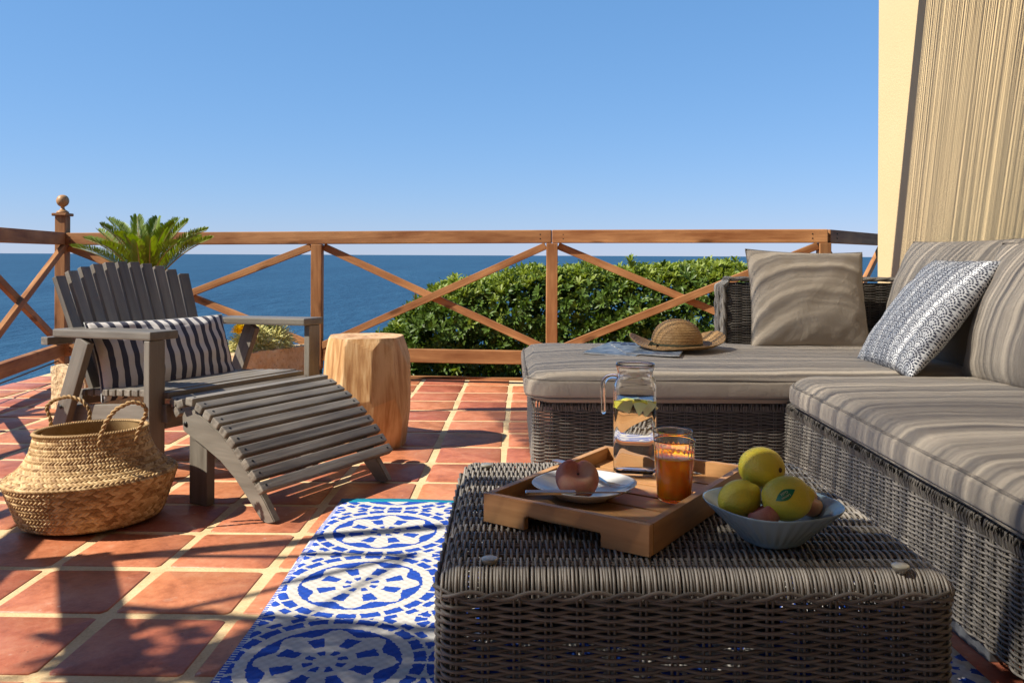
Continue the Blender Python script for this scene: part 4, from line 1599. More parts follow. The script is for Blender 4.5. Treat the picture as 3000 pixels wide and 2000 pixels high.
# braided end post and top of the back
for dx, dy in ((0, .02), (-.008, .05), (-.004, .08), (.004, .0), (-.008, .105)):
    for k in (0, 1):
        zz = np.linspace(.30, .70, 60)
        ph = zz * 38 + k * math.pi + dy * 40
        Q = np.stack([BX0 - .006 + dx + .0055 * np.sin(ph), BY0 + dy + .008 * np.cos(ph), zz], 1)
        bend = np.array([(BX0 + .01 + .02 * q, BY0 + dy, .70 + .04 * math.sin(q * math.pi / 2)) for q in np.linspace(.3, 1, 5)])
        flat = np.array([(BX0 + .04 + q * .9, BY0 + dy + .004 * math.sin(q * 40 + k * 3), BZ + .004 * math.cos(q * 40 + k * 3)) for q in np.linspace(0, 1, 30)])
        V, Fq = tube_arrays(np.concatenate([Q, bend, flat]), .0088, 6)
        obj('braid', V, Fq, M_RATT, cs, True)
slab_box('back_core', BX0 + .03, BX1, BY0 + .03, BY1 - .02, .28, .715, M_IRON, cs, .004)
# --- sofa, long part along the house wall
ls = thing('long_sofa', 'grey wicker long section of the corner sofa along the house wall', 'sofa', (1.5, 2.2, 0))
SX = lambda y: .992 + .020 * (y - 1.7)
weave_wall(ls, [(SX(3.18) + .003, 3.18), (SX(.85), .85)][::1], .03, .036, .272, .0455, .0058, .0029, .0042, M_RATT, False, 5, 'strand', 3)
fringe(ls, [(SX(3.18) + .003, 3.18), (SX(.85), .85)], .03, .268, .304, M_RATT_D)
slab_box('deck', 1.04, 2.0, .85, 3.19, .275, .292, M_RATT_D, ls, .004)
slab_box('inner_panel', 1.06, 1.07, .85, 3.15, .03, .27, M_IRON, ls, .001)
for y0, y1 in ((1.79, 2.95), (.9, 1.45)):
    slab_box('foot', 1.004, 1.05, y0, y1, 0, .040, M_PLINTH, ls, .004)
slab_box('back', 1.98, 2.10, .85, 4.27, .03, .74, M_RATT_D, ls, .02)

# --- seat cushions


def box_cushion(name, x0, x1, y0, y1, z0, z1, R, crown, label, mat=M_CUSH, rz=0.0, seed=0, rp=None, n=34):
    hx, hy, hz = (x1 - x0) / 2, (y1 - y0) / 2, (z1 - z0) / 2
    rp = rp or R
    nz = 10
    def axis(h, k): return np.sin(np.linspace(-1, 1, k + 1) * math.pi / 2) * h * .35 + np.linspace(-1, 1, k + 1) * h * .65
    ax, ay, az = axis(hx, n), axis(hy, n), axis(hz, nz)
    V, Fq = [], []
    def face(A, B, fixed, comb, flip):
        o = len(V)
        for a in A:
            for b in B: V.append(comb(a, b))
        m = len(B)
        for i in range(len(A) - 1):
            for j in range(m - 1):
                q = (o + i * m + j, o + (i + 1) * m + j, o + (i + 1) * m + j + 1, o + i * m + j + 1)
                Fq.append(q[::-1] if flip else q)
    face(ax, ay, 0, lambda a, b: (a, b, hz), False); face(ax, ay, 0, lambda a, b: (a, b, -hz), True)
    face(ax, az, 0, lambda a, b: (a, -hy, b), False); face(ax, az, 0, lambda a, b: (a, hy, b), True)
    face(ay, az, 0, lambda a, b: (hx, a, b), False); face(ay, az, 0, lambda a, b: (-hx, a, b), True)
    P = np.array(V, float)
    # plan rounding
    c = np.stack([np.clip(P[:, 0], -hx + rp, hx - rp), np.clip(P[:, 1], -hy + rp, hy - rp)], 1)
    dv = P[:, :2] - c; ln = np.linalg.norm(dv, axis=1)
    k = np.where(ln > rp, rp / np.maximum(ln, 1e-9), 1.0)
    P[:, :2] = c + dv * k[:, None]
    # edge rounding: pull in towards the middle near top and bottom
    ez = np.clip((np.abs(P[:, 2]) - (hz - R)) / R, 0, 1)
    # distance to the plan outline
    c = np.stack([np.clip(P[:, 0], -hx + rp, hx - rp), np.clip(P[:, 1], -hy + rp, hy - rp)], 1)
    dv = P[:, :2] - c; ln = np.linalg.norm(dv, axis=1)
    dist = np.where(ln > 1e-6, rp - ln, np.minimum(hx - np.abs(P[:, 0]), hy - np.abs(P[:, 1])))
    inn = np.clip(1 - dist / R, 0, 1)
    top = np.abs(P[:, 2]) > hz - 1e-6
    # top/bottom: drop the rim
    P[:, 2] = np.where(top, np.sign(P[:, 2]) * (hz - R + R * np.sqrt(np.clip(1 - (inn * .9) ** 2, 0, 1))), P[:, 2] * (hz - R + R * math.sqrt(1 - .81)) / hz)
    bul = .012 * np.clip(1 - (P[:, 2] / hz) ** 2, 0, 1)
    rim = ~top
    u = P[:, 0] / hx; v = P[:, 1] / hy
    nrm = np.where(ln[:, None] > 1e-6, dv / np.maximum(ln, 1e-9)[:, None], np.stack([np.sign(P[:, 0]) * (hx - np.abs(P[:, 0]) < hy - np.abs(P[:, 1])), np.sign(P[:, 1]) * (hx - np.abs(P[:, 0]) >= hy - np.abs(P[:, 1]))], 1))
    P[rim, :2] += (nrm * bul[:, None])[rim]
    cr_ = crown * np.clip(1 - u ** 4, 0, 1) * np.clip(1 - v ** 4, 0, 1)
    wv = .004 * vnoise(P[:, 0] * 5, P[:, 1] * 5, seed) + .0025 * vnoise(P[:, 0] * 13, P[:, 1] * 13, seed + 2)
    P[:, 2] += np.where(P[:, 2] > 0, cr_ + wv, -.0 * cr_)
    Mx = Matrix.Translation(((x0 + x1) / 2, (y0 + y1) / 2, (z0 + z1) / 2)) @ Matrix.Rotation(rz, 4, 'Z')
    ob = obj(name, P, Fq, mat, None, True)
    bm = bmesh.new(); bm.from_mesh(ob.data); bmesh.ops.remove_doubles(bm, verts=bm.verts, dist=.0012); bmesh.ops.recalc_face_normals(bm, faces=bm.faces[:])
    bm.to_mesh(ob.data); bm.free()
    ob.data.polygons.foreach_set('use_smooth', [True] * len(ob.data.polygons))
    ob.matrix_basis = Mx
    tag(ob, label, 'cushion')
    # piping along the upper and lower edges
    for zz in (hz - R * .52, -(hz - R * .52)):
        pp, d = round_path([(-hx, -hy), (hx, -hy), (hx, hy), (-hx, hy)], rp, closed=True)
        s = np.linspace(0, d[-1], 160, endpoint=False)
        q, nr = sample_path(pp, d, s)
        e = .0015
        zw = zz + .004 * vnoise(q[:, 0] * 5, q[:, 1] * 5, seed + 5)
        V3 = np.stack([q[:, 0] + nr[:, 0] * e, q[:, 1] + nr[:, 1] * e, zw], 1)
        A, B = tube_arrays(V3, .0042, 6, True)
        o = obj('piping', A, B, M_PIPE, ob, True); o.matrix_basis = Mx
    return ob


box_cushion('seat_cushion', .058, 1.93, 3.165, 4.275, .296, .412, .046, .018, 'long taupe seat cushion under the straw hat on the chaise', seed=1, rp=.10)
box_cushion('seat_cushion', .985, 1.90, .80, 3.155, .296,   .412, .050, .016, 'taupe seat cushion on the long section nearest the camera', rz=-.020, seed=4, rp=.13)

# back and loose pillows
pillow('back_pillow', (1.428, 4.12, .640), (1, .0, -.025), (-.03, .32, 1), .575, .50, .19, M_CUSH, 'square taupe pillow standing alone against the wicker back', k=.055, wr=.007, seed=3, n=44, seam=M_PIPE)


def back_cushion(y0, y1, label, seed, zt_=.905, x0=1.86):
    cxx = Vector((x0, (y0 + y1) / 2, .40 + (zt_ - .40) / 2))
    return pillow('back_cushion', cxx, (-.02, -1, 0), (.30, 0, 1), y1 - y0, (zt_ - .39) * 1.06, .27, M_CUSH, label, k=.03, wr=.006, seed=seed, n=44, seam=M_PIPE)


back_cushion(3.19, 4.22, 'tall taupe back cushion against the yellow wall, behind the dotted pillow', 5, .915, 1.895)
back_cushion(2.12, 3.24, 'taupe back cushion cut off by the right picture edge', 6, .895, 1.775)
pillow('dotted_pillow', (1.605, 3.325, .625), (-.03, -1, .0), (.36, 0, .47), .53, .54, .17, M_WAVE, 'white throw pillow with navy dotted wave print', k=.06, wr=.006, seed=8, n=44)

# ------------------------------------------------------------------ hat and magazines
HZ = .430
ht = thing('straw_hat', 'wide brimmed straw hat lying on the chaise cushion', 'hat', (.742, 3.83, HZ))
prof = []
for k in range(120):
    f = k / 119
    if f < .5:
        a = f / .5 * math.pi / 2
        r = .112 * math.sin(a) ** .92; z = .112 * math.cos(a) ** .85 + .022
    else:
        q = (f - .5) / .5
        r = .112 + .10 * q; z = .022 - .010 * math.sin(q * math.pi) + .004 * q
    prof.append((max(r, .0005), z))
prof = np.array(prof)
sarc = np.r_[0, np.cumsum(np.hypot(*np.diff(prof, axis=0).T))]
rid = .0034 * np.abs(np.sin(np.pi * sarc / .0122)) ** .7
tn = np.gradient(prof, axis=0); tn /= np.linalg.norm(tn, axis=1)[:, None]
prof2 = prof + np.stack([tn[:, 1] * -1, tn[:, 0]], 1) * rid[:, None] * 1
V, Fq = lathe_arrays(prof2, 120)
a = np.arctan2(V[:, 1], V[:, 0]); rr_ = np.hypot(V[:, 0], V[:, 1])
br = np.clip((rr_ - .112) / .10, 0, 1)
V[:, 2] += br ** 1.5 * (.020 * np.sin(2 * a + 2.3) + .012 * np.sin(3 * a + .4) + .010 + .022 * np.clip(np.cos(a - .2), 0, 1) ** 2)
V[:, 2] += .0009 * np.sin(a * 90 + rr_ * 500) * (rr_ > .02)
V2 = V - np.array([0, 0, .003])
k = len(V)
Fin = Fq[:, ::-1] + k
rim0 = (len(prof2) - 1) * 120
rimf = np.array([(rim0 + j, rim0 + (j + 1) % 120, k + rim0 + (j + 1) % 120, k + rim0 + j) for j in range(120)])
Mh = Matrix.Translation((.742, 3.83, HZ)) @ Matrix.Rotation(.25, 4, 'Z')
hatb = obj('body', np.concatenate([V, V2]), np.concatenate([Fq, Fin, rimf]), M_HAT, ht, True); hatb.matrix_basis = Mh
V, Fq = lathe_arrays([(.1145, .020), (.1155, .024), (.114, .040), (.112, .042)], 64)
o = obj('ribbon', V, Fq, M_RIBBON, ht, True); o.matrix_basis = Mh
bw = Matrix.Translation((.742, 3.83, HZ)) @ Matrix.Rotation(3.6, 4, 'Z')
for sgn in (-1, 1):
    Vb = [(.116, 0, .028), (.130, sgn * .02, .040), (.136, sgn * .032, .020), (.122, sgn * .018, .016), (.121, sgn * .012, .038)]
    o = obj('bow', Vb, [(0, 4, 1, 2, 3)], M_RIBBON, ht, False); o.matrix_basis = bw


def magazine(label, corners, z, T, bend, seed):
    root = thing('magazine', label, 'magazine', corners[0])
    c = [Vector((p[0], p[1], 0)) for p in corners]
    n = 14
    V = []
    for lvl in (0, 1):
        for i in range(n + 1):
            for j in range(n + 1):
                u, v = i / n, j / n
                p = c[0] * (1 - u) * (1 - v) + c[1] * u * (1 - v) + c[2] * u * v + c[3] * (1 - u) * v
                V.append((p.x, p.y, z + lvl * T + bend * (max(0, u - .55) ** 2) * 2 + bend * .3 * math.sin(v * 3) * u))
    m = (n + 1) ** 2
    Ft, Fs_ = [], []
    for i in range(n):
        for j in range(n):
            a = i * (n + 1) + j
            Ft.append((a + m, a + n + 1 + m, a + n + 2 + m, a + 1 + m)); Fs_.append((a, a + 1, a + n + 2, a + n + 1))
    for i in range(n):
        for a, b in ((i * (n + 1), (i + 1) * (n + 1)), (i * (n + 1) + n, (i + 1) * (n + 1) + n), (i, i + 1), (n * (n + 1) + i, n * (n + 1) + i + 1)):
            Fs_.append((a, b, b + m, a + m))
    obj('pages', V, Fs_, M_PAPER, root, False)
    cov = [(x, y, zz + .0006) for x, y, zz in V[m:]]
    obj('cover', cov, [tuple(i - m for i in f) for f in Ft], M_MAG, root, True)
    # printed title strokes along one edge
    def pt_(u, v):
        p = c[0] * (1 - u) * (1 - v) + c[1] * u * (1 - v) + c[2] * u * v + c[3] * (1 - u) * v
        return (p.x, p.y, z + T + .0016 + bend * (max(0, u - .55) ** 2) * 2 + bend * .3 * math.sin(v * 3) * u)
    Vt, Ftt = [], []
    rm = random.Random(seed)
    u = .10
    while u < .86:
        w = rm.uniform(.04, .09)
        b = len(Vt)
        Vt += [pt_(u, .80), pt_(u + w, .80), pt_(u + w, .94), pt_(u, .94)]; Ftt.append((b, b + 1, b + 2, b + 3))
        u += w + .025
    obj('title_print', Vt, Ftt, M_INK, root, False)
    return root


z0 = .4275
magazine('pale blue magazine lying flat under the other one on the chaise', [on(1709, 1035, z0), on(1862, 1047, z0), on(1935, 1012, z0), on(1790, 1004, z0)], z0, .006, .0, 1)
z1 = .4345
magazine('white and blue magazine with curling corner tucked under the straw hat', [on(1835, 1036, z1), on(1990, 1046, z1), on(2020, 1010, z1), on(1790, 1010, z1)][:4], z1, .005, .008, 2)

# ------------------------------------------------------------------ tray and what stands on it
L0 = Vector((-.0466, 1.439, 0)); e1 = Vector((.83, -.5577, 0)).normalized(); e2 = Vector((-e1.y, e1.x, 0))
PA, QA = .305, .44
TB, TR = TZ + .001, .449          # underside and rim
tr = thing('tray', 'square teak serving tray with slatted floor on the wicker table', 'tray', L0 + e1 * PA / 2 + e2 * QA / 2 + Vector((0, 0, TB)))


def TP(a, b, z): return L0 + e1 * a + e2 * b + Vector((0, 0, z))


def wallM(p, ex):
    ey = Vector((-ex.y, ex.x, 0))
    M4 = Matrix(((ex.x, ey.x, 0, p.x), (ex.y, ey.y, 0, p.y), (0, 0, 1, 0), (0, 0, 0, 1)))
    return M4


wth = .013
h0, h1 = TB, TR
# the two handle sides, with a notch for the fingers
no = [(0, h0), (PA * .27, h0), (PA * .27, h0 + .020), (PA * .29, h0 + .024), (PA * .71, h0 + .024), (PA * .73, h0 + .020), (PA * .73, h0), (PA, h0), (PA, h1), (0, h1)]
prism('handle_side', no, wth, M_TRAY, tr, wallM(TP(0, wth / 2, 0), e1), .0012)
prism('handle_side', no, wth, M_TRAY, tr, wallM(TP(0, QA - wth / 2, 0), e1), .0012)
for a in (wth / 2, PA - wth / 2):
    bar('side', TP(a, wth + .0004, (h0 + h1) / 2), TP(a, QA - wth - .0004, (h0 + h1) / 2), wth, h1 - h0, M_TRAY, tr, bev=.0012)
FZ = .4245
nsl = 6
sw = (QA - 2 * wth) / nsl
for k in range(nsl):
    b = wth + sw * (k + .5)
    bar('slat', TP(wth + .0004, b, FZ - .004), TP(PA - wth - .0004, b, FZ - .004), sw - .0085, .008, M_TRAY, tr, bev=.001)
bar('batten', TP(.06, wth, FZ - .011), TP(.06, QA - wth, FZ - .011), .02, .0058, M_TRAY, tr, bev=.001)
bar('batten', TP(PA - .06, wth, FZ - .011), TP(PA - .06, QA - wth, FZ - .011), .02, .0058, M_TRAY, tr, bev=.001)


def squircle(prof, seg=64, p=2.0):
    """lathe with a superelliptic plan"""
    a = np.arange(seg) / seg * 2 * np.pi
    k = (np.abs(np.cos(a)) ** p + np.abs(np.sin(a)) ** p) ** (-1 / p)
    prof = np.asarray(prof, float)
    V = np.stack([prof[:, 0][:, None] * np.cos(a) * k, prof[:, 0][:, None] * np.sin(a) * k, np.broadcast_to(prof[:, 1][:, None], (len(prof), seg))], -1)
    i = np.arange(len(prof) - 1)[:, None]; j = np.arange(seg)[None, :]; j2 = (j + 1) % seg
    return V.reshape(-1, 3), np.stack([i * seg + j, i * seg + j2, (i + 1) * seg + j2, (i + 1) * seg + j], -1).reshape(-1, 4)


def smooth_prof(p, n=60):
    q, _ = resample(p, n)
    for _ in range(2): q[1:-1] = (q[:-2] + 2 * q[1:-1] + q[2:]) / 4
    return q


# jug
JX, JY = .2436, 1.68
jg = thing('glass_jug', 'clear glass jug of lemon water with open handle', 'jug', (JX, JY, FZ))
outer = [(.0005, .0), (.036, .0), (.0405, .004), (.0412, .012), (.0412, .170), (.040, .180), (.0345, .189), (.0335, .194), (.0365, .203), (.0385, .211), (.0378, .2135)]
inner = [(.0362, .2125), (.0345, .204), (.0316, .194), (.0325, .188), (.0375, .178), (.0386, .168), (.0386, .014), (.036, .010), (.0005, .0095)]


def square_off(V, z0, z1, p=9.0):
    a = np.arctan2(V[:, 1], V[:, 0])
    f = np.clip((z1 - V[:, 2]) / (z1 - z0), 0, 1); f = f * f * (3 - 2 * f)
    pp = 2 + (p - 2) * f
    k = (np.abs(np.cos(a)) ** pp + np.abs(np.sin(a)) ** pp) ** (-1 / pp)
    V = V.copy(); V[:, 0] *= k; V[:, 1] *= k
    return V


V, Fq = lathe_arrays(np.concatenate([smooth_prof(outer, 70), smooth_prof(inner, 70)]), 160)
V = square_off(V, .165, .192)
o = obj('body', V, Fq, M_GLASS, jg, True); Mj = Matrix.Translation((JX, JY, FZ + .0004)) @ Matrix.Rotation(-.16, 4, 'Z'); o.matrix_basis = Mj
hp = [(-.032, 0, .186), (-.043, 0, .188), (-.054, 0, .186), (-.0615, 0, .178), (-.0635, 0, .165), (-.0630, 0, .145), (-.0622, 0, .125), (-.0618, 0, .110)]
hp = np.array(hp); dq = np.r_[0, np.cumsum(np.linalg.norm(np.diff(hp, axis=0), axis=1))]
sq = np.linspace(0, dq[-1], 40); hq = np.stack([np.interp(sq, dq, hp[:, k]) for k in range(3)], 1)
for _ in range(4): hq[1:-1] = (hq[:-2] + 2 * hq[1:-1] + hq[2:]) / 4
rad = np.full(40, .0052); rad[-3:] = (.0048, .0036, .0008); rad[0] = .007
V, Fq = tube_arrays(hq, rad, 12, False, (0, 1, 0))
o = obj('handle', V, Fq, M_GLASS, jg, True); o.matrix_basis = Mj
wat = [(.0005, .0100), (.0365, .0104), (.0389, .0145), (.0389, .1455), (.0380, .1448), (.0005, .1446)]
V, Fq = lathe_arrays(wat, 160)
V = square_off(V, .165, .192)
wo_ = thing('water', 'still water filling the glass jug', 'water', (JX, JY, FZ))
o = obj('volume', V, Fq, M_WATER, wo_, 'auto'); o.matrix_basis = Mj


def lemon_wedge(label, c, rx, ry, rz, R=.024, ang=1.25, thick=.014):
    t = thing('lemon_wedge', label, 'lemon wedge', c, 'lemon pieces in the jug')
    n = 14
    Vp, Fp = [], []
    for s in (-1, 1):
        Vp.append((0, s * thick / 2, 0))
        for k in range(n + 1):
            a = -ang / 2 + ang * k / n
            Vp.append((R * math.sin(a), s * thick / 2, R * math.cos(a)))
    m = n + 2
    Fp.append(tuple(range(0, m))); Fp.append(tuple(range(2 * m - 1, m - 1, -1)))
    Fp += [(0, m, m + 1, 1), (m - 1, 2 * m - 1, m, 0)]
    Fp += [(k, k + 1, m + k + 1, m + k) for k in range(1, m - 1)]
    M4 = Matrix.Translation(c) @ Matrix.Rotation(rz, 4, 'Z') @ Matrix.Rotation(rx, 4, 'X') @ Matrix.Rotation(ry, 4, 'Y')
    o = obj('pulp', Vp, Fp, M_PULP, t, False); o.matrix_basis = M4
    Vr, Fr = [], []
    for k in range(n + 1):
        a = -ang / 2 + ang * k / n
        for rr2, s in ((R + .0002, -1), (R + .0022, -1), (R + .0022, 1), (R + .0002, 1)):
            Vr.append((rr2 * math.sin(a), s * (thick / 2 + .0002), rr2 * math.cos(a)))
    for k in range(n):
        for q in range(4):
            b = k * 4
            Fr.append((b + q, b + (q + 1) % 4, b + 4 + (q + 1) % 4, b + 4 + q))
    Fr += [(0, 1, 2, 3), (n * 4 + 3, n * 4 + 2, n * 4 + 1, n * 4)]
    o = obj('rind', Vr, Fr, M_RIND, t, False); o.matrix_basis = M4
    return t


jz = FZ + .146
lemon_wedge('lemon wedge at the left wall of the jug', Vector((JX - .016, JY - .014, jz - .032)), .10, -.35, .3, .031, 1.35, .016)
lemon_wedge('lemon wedge pointing straight down in the middle of the jug', Vector((JX + .003, JY - .029, jz - .032)), .05, .08, -.1, .028, 1.0, .010)
lemon_wedge('lemon wedge hanging lowest at the right of the jug', Vector((JX + .019, JY - .014, jz - .042)), -.1, .20, -.3, .032, 1.1, .015)
lemon_wedge('lemon wedge floating at the water surface at the back of the jug', Vector((JX - .010, JY + .012, jz - .020)), 1.1, .2, .9, .022, 1.5, .014)

# tumblers of juice


def tumbler(label, jlabel, x, y):
    t = thing('tumbler', label, 'glass', (x, y, FZ))
    seg = 96
    a = np.arange(seg) / seg * 2 * np.pi
    Ht = .1065
    out_p = smooth_prof([(.0005, 0), (.026, 0), (.0285, .003), (.0292, .008), (.0345, .085), (.0362, Ht - .002), (.0360, Ht)], 50)
    in_p = smooth_prof([(.0348, Ht - .0005), (.0332, .085), (.0272, .010), (.025, .0075), (.0005, .007)], 50)
    V1, F1 = lathe_arrays(np.concatenate([out_p, in_p]), seg)
    rr3 = np.hypot(V1[:, 0], V1[:, 1]); an = np.arctan2(V1[:, 1], V1[:, 0])
    inside = np.zeros(len(V1), bool); inside[50 * seg:] = True
    flute = .0007 * np.cos(an * 24) * (V1[:, 2] > .012) * (V1[:, 2] < .092) * inside
    k = (rr3 + flute) / np.maximum(rr3, 1e-6)
    V1[:, 0] *= k; V1[:, 1] *= k
    o = obj('body', V1, F1, M_GLASS, t, True); o.matrix_basis = Matrix.Translation((x, y, FZ + .0004))
    j = thing('orange_juice', jlabel, 'juice', (x, y, FZ + .007))
    zl = .0765
    rl_ = .0272 + (.0332 - .0272) * (zl - .010) / .075 + .0006
    V2, F2 = lathe_arrays([(.0005, .0073), (.025, .0078), (.0276, .0105), (rl_, zl), (rl_ - .001, zl - .0004), (.0005, zl - .0004)], 72)
    o = obj('volume', V2, F2, M_JUICE, j, 'auto'); o.matrix_basis = Matrix.Translation((x, y, FZ + .0004))


tumbler('ribbed glass tumbler standing in front', 'orange juice in the front tumbler', .284, 1.485)
tumbler('ribbed glass tumbler half hidden behind the front one', 'orange juice in the rear tumbler', .2955, 1.562)

# plate with peach, knife and fork
PX, PY = .1295, 1.506
pp_ = np.array([(.0005, .003), (.030, .003), (.048, .0045), (.060, .009), (.072, .015), (.083, .021), (.0895, .0255), (.0905, .0275), (.0895, .028), (.082, .0232), (.070, .0172), (.058, .0115), (.046, .0075), (.03, .0062), (.0005, .006)])
bp = np.array([(.0005, 0), (.045, 0), (.048, .0012), (.048, .0045)])
V, Fq = squircle(smooth_prof(np.concatenate([[(.0005, .0005), (.044, .0005), (.049, .002)], pp_[3:]]), 60), 72, 2.35)
pt_o = obj('plate', V, Fq, M_CERAM, None, True)
pt_o.matrix_basis = Matrix.Translation((PX, PY, FZ + .0003)) @ Matrix.Rotation(-.58, 4, 'Z')
tag(pt_o, 'white rounded plate holding a flat peach on the tray', 'plate')


def fruit_arrays(kind, R, seed=0, nu=56, nv=36):
    th = np.linspace(0.001, math.pi - .001, nv); ph = np.arange(nu) / nu * 2 * np.pi
    T, Pq = np.meshgrid(th, ph, indexing='ij')
    if kind == 'lemon':        # long axis along z, a nipple at the top, small stem scar below
        r = 1.0 + .020 * vnoise(np.cos(Pq) * 3 + T * 2, np.sin(Pq) * 3, seed)
        z = np.cos(T) * 1.13; rad = np.sin(T) ** .94 * r
        tip = np.clip((np.cos(T) - .90) / .10, 0, 1)
        z = z + .13 * tip ** .8; rad = rad * (1 - .22 * np.clip((np.cos(T) - .8) / .2, 0, 1))
        st2 = np.clip((-np.cos(T) - .93) / .07, 0, 1); z = z + .05 * st2
    else:                      # flat peach: squashed, dimpled at both poles, with one cleft
        z = np.cos(T) * .66; rad = np.sin(T) ** .75
        dim = np.exp(-(np.sin(T) / .44) ** 2) * (np.cos(T) > 0) + .6 * np.exp(-(np.sin(T) / .3) ** 2) * (np.cos(T) < 0)
        z = z - np.sign(np.cos(T)) * .40 * dim
        cl = np.exp(-((Pq - 3.6) / .24) ** 2)
        rad = rad * (1 - .20 * cl * np.sin(T)) * (1 + .035 * np.sin(2 * Pq + seed) + .02 * np.sin(3 * Pq))
        z = z * (1 - .35 * cl)
    V = np.stack([rad * np.cos(Pq), rad * np.sin(Pq), z], -1).reshape(-1, 3) * R
    i = np.arange(nv - 1)[:, None]; j = np.arange(nu)[None, :]; j2 = (j + 1) % nu
    Fq = np.stack([i * nu + j, (i + 1) * nu + j, (i + 1) * nu + j2, i * nu + j2], -1).reshape(-1, 4)
    return V, Fq


def fruit(kind, label, c, R, axis, spin, mat, seed=0):
    t = thing('peach' if kind == 'peach' else 'lemon', label, 'peach' if kind == 'peach' else 'lemon', c)
    V, Fq = fruit_arrays(kind, R, seed)
    ax = Vector(axis).normalized()
    M4 = Matrix.Translation(c) @ ax.to_track_quat('Z', 'Y').to_matrix().to_4x4() @ Matrix.Rotation(spin, 4, 'Z')
    o = obj('skin', V, Fq, mat, t, True); o.matrix_basis = M4
    # stem scar
    if kind == 'lemon':
        V, Fq = lathe_arrays([(R * .02, .0015), (R * .06, .0022), (R * .10, .0012), (R * .14, -.0008)], 12)
        o = obj('stem_scar', V, Fq, M_BARK, t, True)
        o.matrix_basis = M4 @ Matrix.Translation((0, 0, -R * 1.078)) @ Matrix.Rotation(math.pi, 4, 'X')
    else:
        V, Fq = lathe_arrays([(.0005, .002), (.0022, .0016), (.003, -.004)], 10)
        o = obj('stem', V, Fq, M_BARK, t, True); o.matrix_basis = M4 @ Matrix.Translation((0, 0, R * .26))
    return t, M4


fruit('peach', 'flat peach with a deep dimple lying on the plate', Vector((.116, 1.494, FZ + .0355)), .0395, (.08, -.50, .86), 4.1, M_PEACH, 1)

# knife along the front of the plate
kn = thing('knife', 'steel table knife laid across the front of the plate', 'knife', (.027, 1.438, .452))
ka = Vector((.024, 1.432, .4525)); kb = Vector((.196, 1.437, .4515)); kd = (kb - ka).normalized()
hl = .085
Mk = frame(ka, kb, (0, 0, 1))
bm_h = box_mesh('handle', hl, .0085, .0062, M_STEEL, .0028, 3)
o = add('handle', bm_h, kn); o.matrix_basis = frame(ka, ka + kd * hl, (0, -.5, 1))
blade = [(0, -.0030), (.012, -.0036), (.07, -.0060), (.082, -.0045), (.088, .0010), (.084, .0040), (.07, .0042), (0, .0034)]
Mb2 = frame(ka + kd * hl, kb, (0, 0, 1)); Mb2.translation = ka + kd * (hl - .002)
o = prism('blade', blade, .0014, M_STEEL, kn, Mb2 @ Matrix.Rotation(math.radians(62), 4, 'X'), .0004)

# fork, handle on the tray rim, tines on the plate
fk = thing('fork', 'steel fork leaning from the tray rim onto the plate', 'fork', (.09, 1.645, .45))
fa = Vector((.084, 1.652, .4535)); fb = Vector((.170, 1.520, .4455)); ft = Vector((.212, 1.492, .4490))
n = 16
Vh, Fh = [], []
dn = (fb - fa); sd_ = Vector((dn.y, -dn.x, 0)).normalized()
for k in range(n + 1):
    f = k / n
    p = fa + dn * f + Vector((0, 0, .006 * math.sin(f * math.pi)))
    w = .0078 * (1 - f) ** .8 + .0030 if f > .06 else .0075
    for s_, z in ((-1, 0), (1, 0), (1, .0016), (-1, .0016)): Vh.append(tuple(p + sd_ * s_ * w / 1.0 * .85 + Vector((0, 0, z))))
for k in range(n):
    for q in range(4): Fh.append((k * 4 + q, k * 4 + (q + 1) % 4, k * 4 + 4 + (q + 1) % 4, k * 4 + 4 + q))
Fh += [(3, 2, 1, 0), (n * 4, n * 4 + 1, n * 4 + 2, n * 4 + 3)]
obj('handle', Vh, Fh, M_STEEL, fk, False)
d2 = (ft - fb); s2 = Vector((d2.y, -d2.x, 0)).normalized()
obj('head', [tuple(fb + s2 * x + d2 * y + Vector((0, 0, z))) for x, y, z in ((-.003, -.05, .0006), (.003, -.05, .0006), (.011, .25, -.003), (-.011, .25, -.003), (-.003, -.05, .0022), (.003, -.05, .0022), (.011, .25, -.0014), (-.011, .25, -.0014))],
    [(0, 3, 2, 1), (4, 5, 6, 7), (0, 1, 5, 4), (1, 2, 6, 5), (2, 3, 7, 6), (3, 0, 4, 7)], M_STEEL, fk, False)
for k in range(4):
    x = -.0092 + .0184 * k / 3
    tube('tine', [tuple(fb + s2 * x + d2 * y + Vector((0, 0, z))) for y, z in ((.22, -.0022), (.45, -.0040), (.75, -.0020), (1.0, .0030))], [.0014, .0013, .0011, .0006], M_STEEL, fk, 6)

# bowl of fruit
BX, BY = .414, 1.352
bo = [(.0005, .0), (.044, .0), (.047, .002), (.0475, .006), (.056, .015), (.071, .030), (.086, .045), (.098, .0575), (.1022, .0625), (.1016, .0638), (.0965, .060), (.0835, .047), (.068, .032), (.052, .018), (.040, .0105), (.0005, .009)]
V, Fq = squircle(smooth_prof(bo, 70), 144, 2.6)
an = np.arctan2(V[:, 1], V[:, 0]); rr3 = np.hypot(V[:, 0], V[:, 1])
half = np.arange(len(V)) < 36 * 144
fl_ = .0011 * np.cos(an * 34) * half * (V[:, 2] > .010) * (V[:, 2] < .056)
V[:, 0] *= 1 + fl_ / np.maximum(rr3, 1e-3); V[:, 1] *= 1 + fl_ / np.maximum(rr3, 1e-3)
bw_o = obj('bowl', V, Fq, M_BOWL, None, True)
bw_o.matrix_basis = Matrix.Translation((BX, BY, TZ + .001)) @ Matrix.Rotation(.42, 4, 'Z')
tag(bw_o, 'pale blue ribbed ceramic bowl of lemons and peaches', 'bowl')
_, M1 = fruit('lemon', 'greenish lemon on top of the fruit pile with its stem end showing', Vector((.4045, 1.378, .5085)), .0335, (-.52, .72, -.10), .3, M_LEMON, 1)
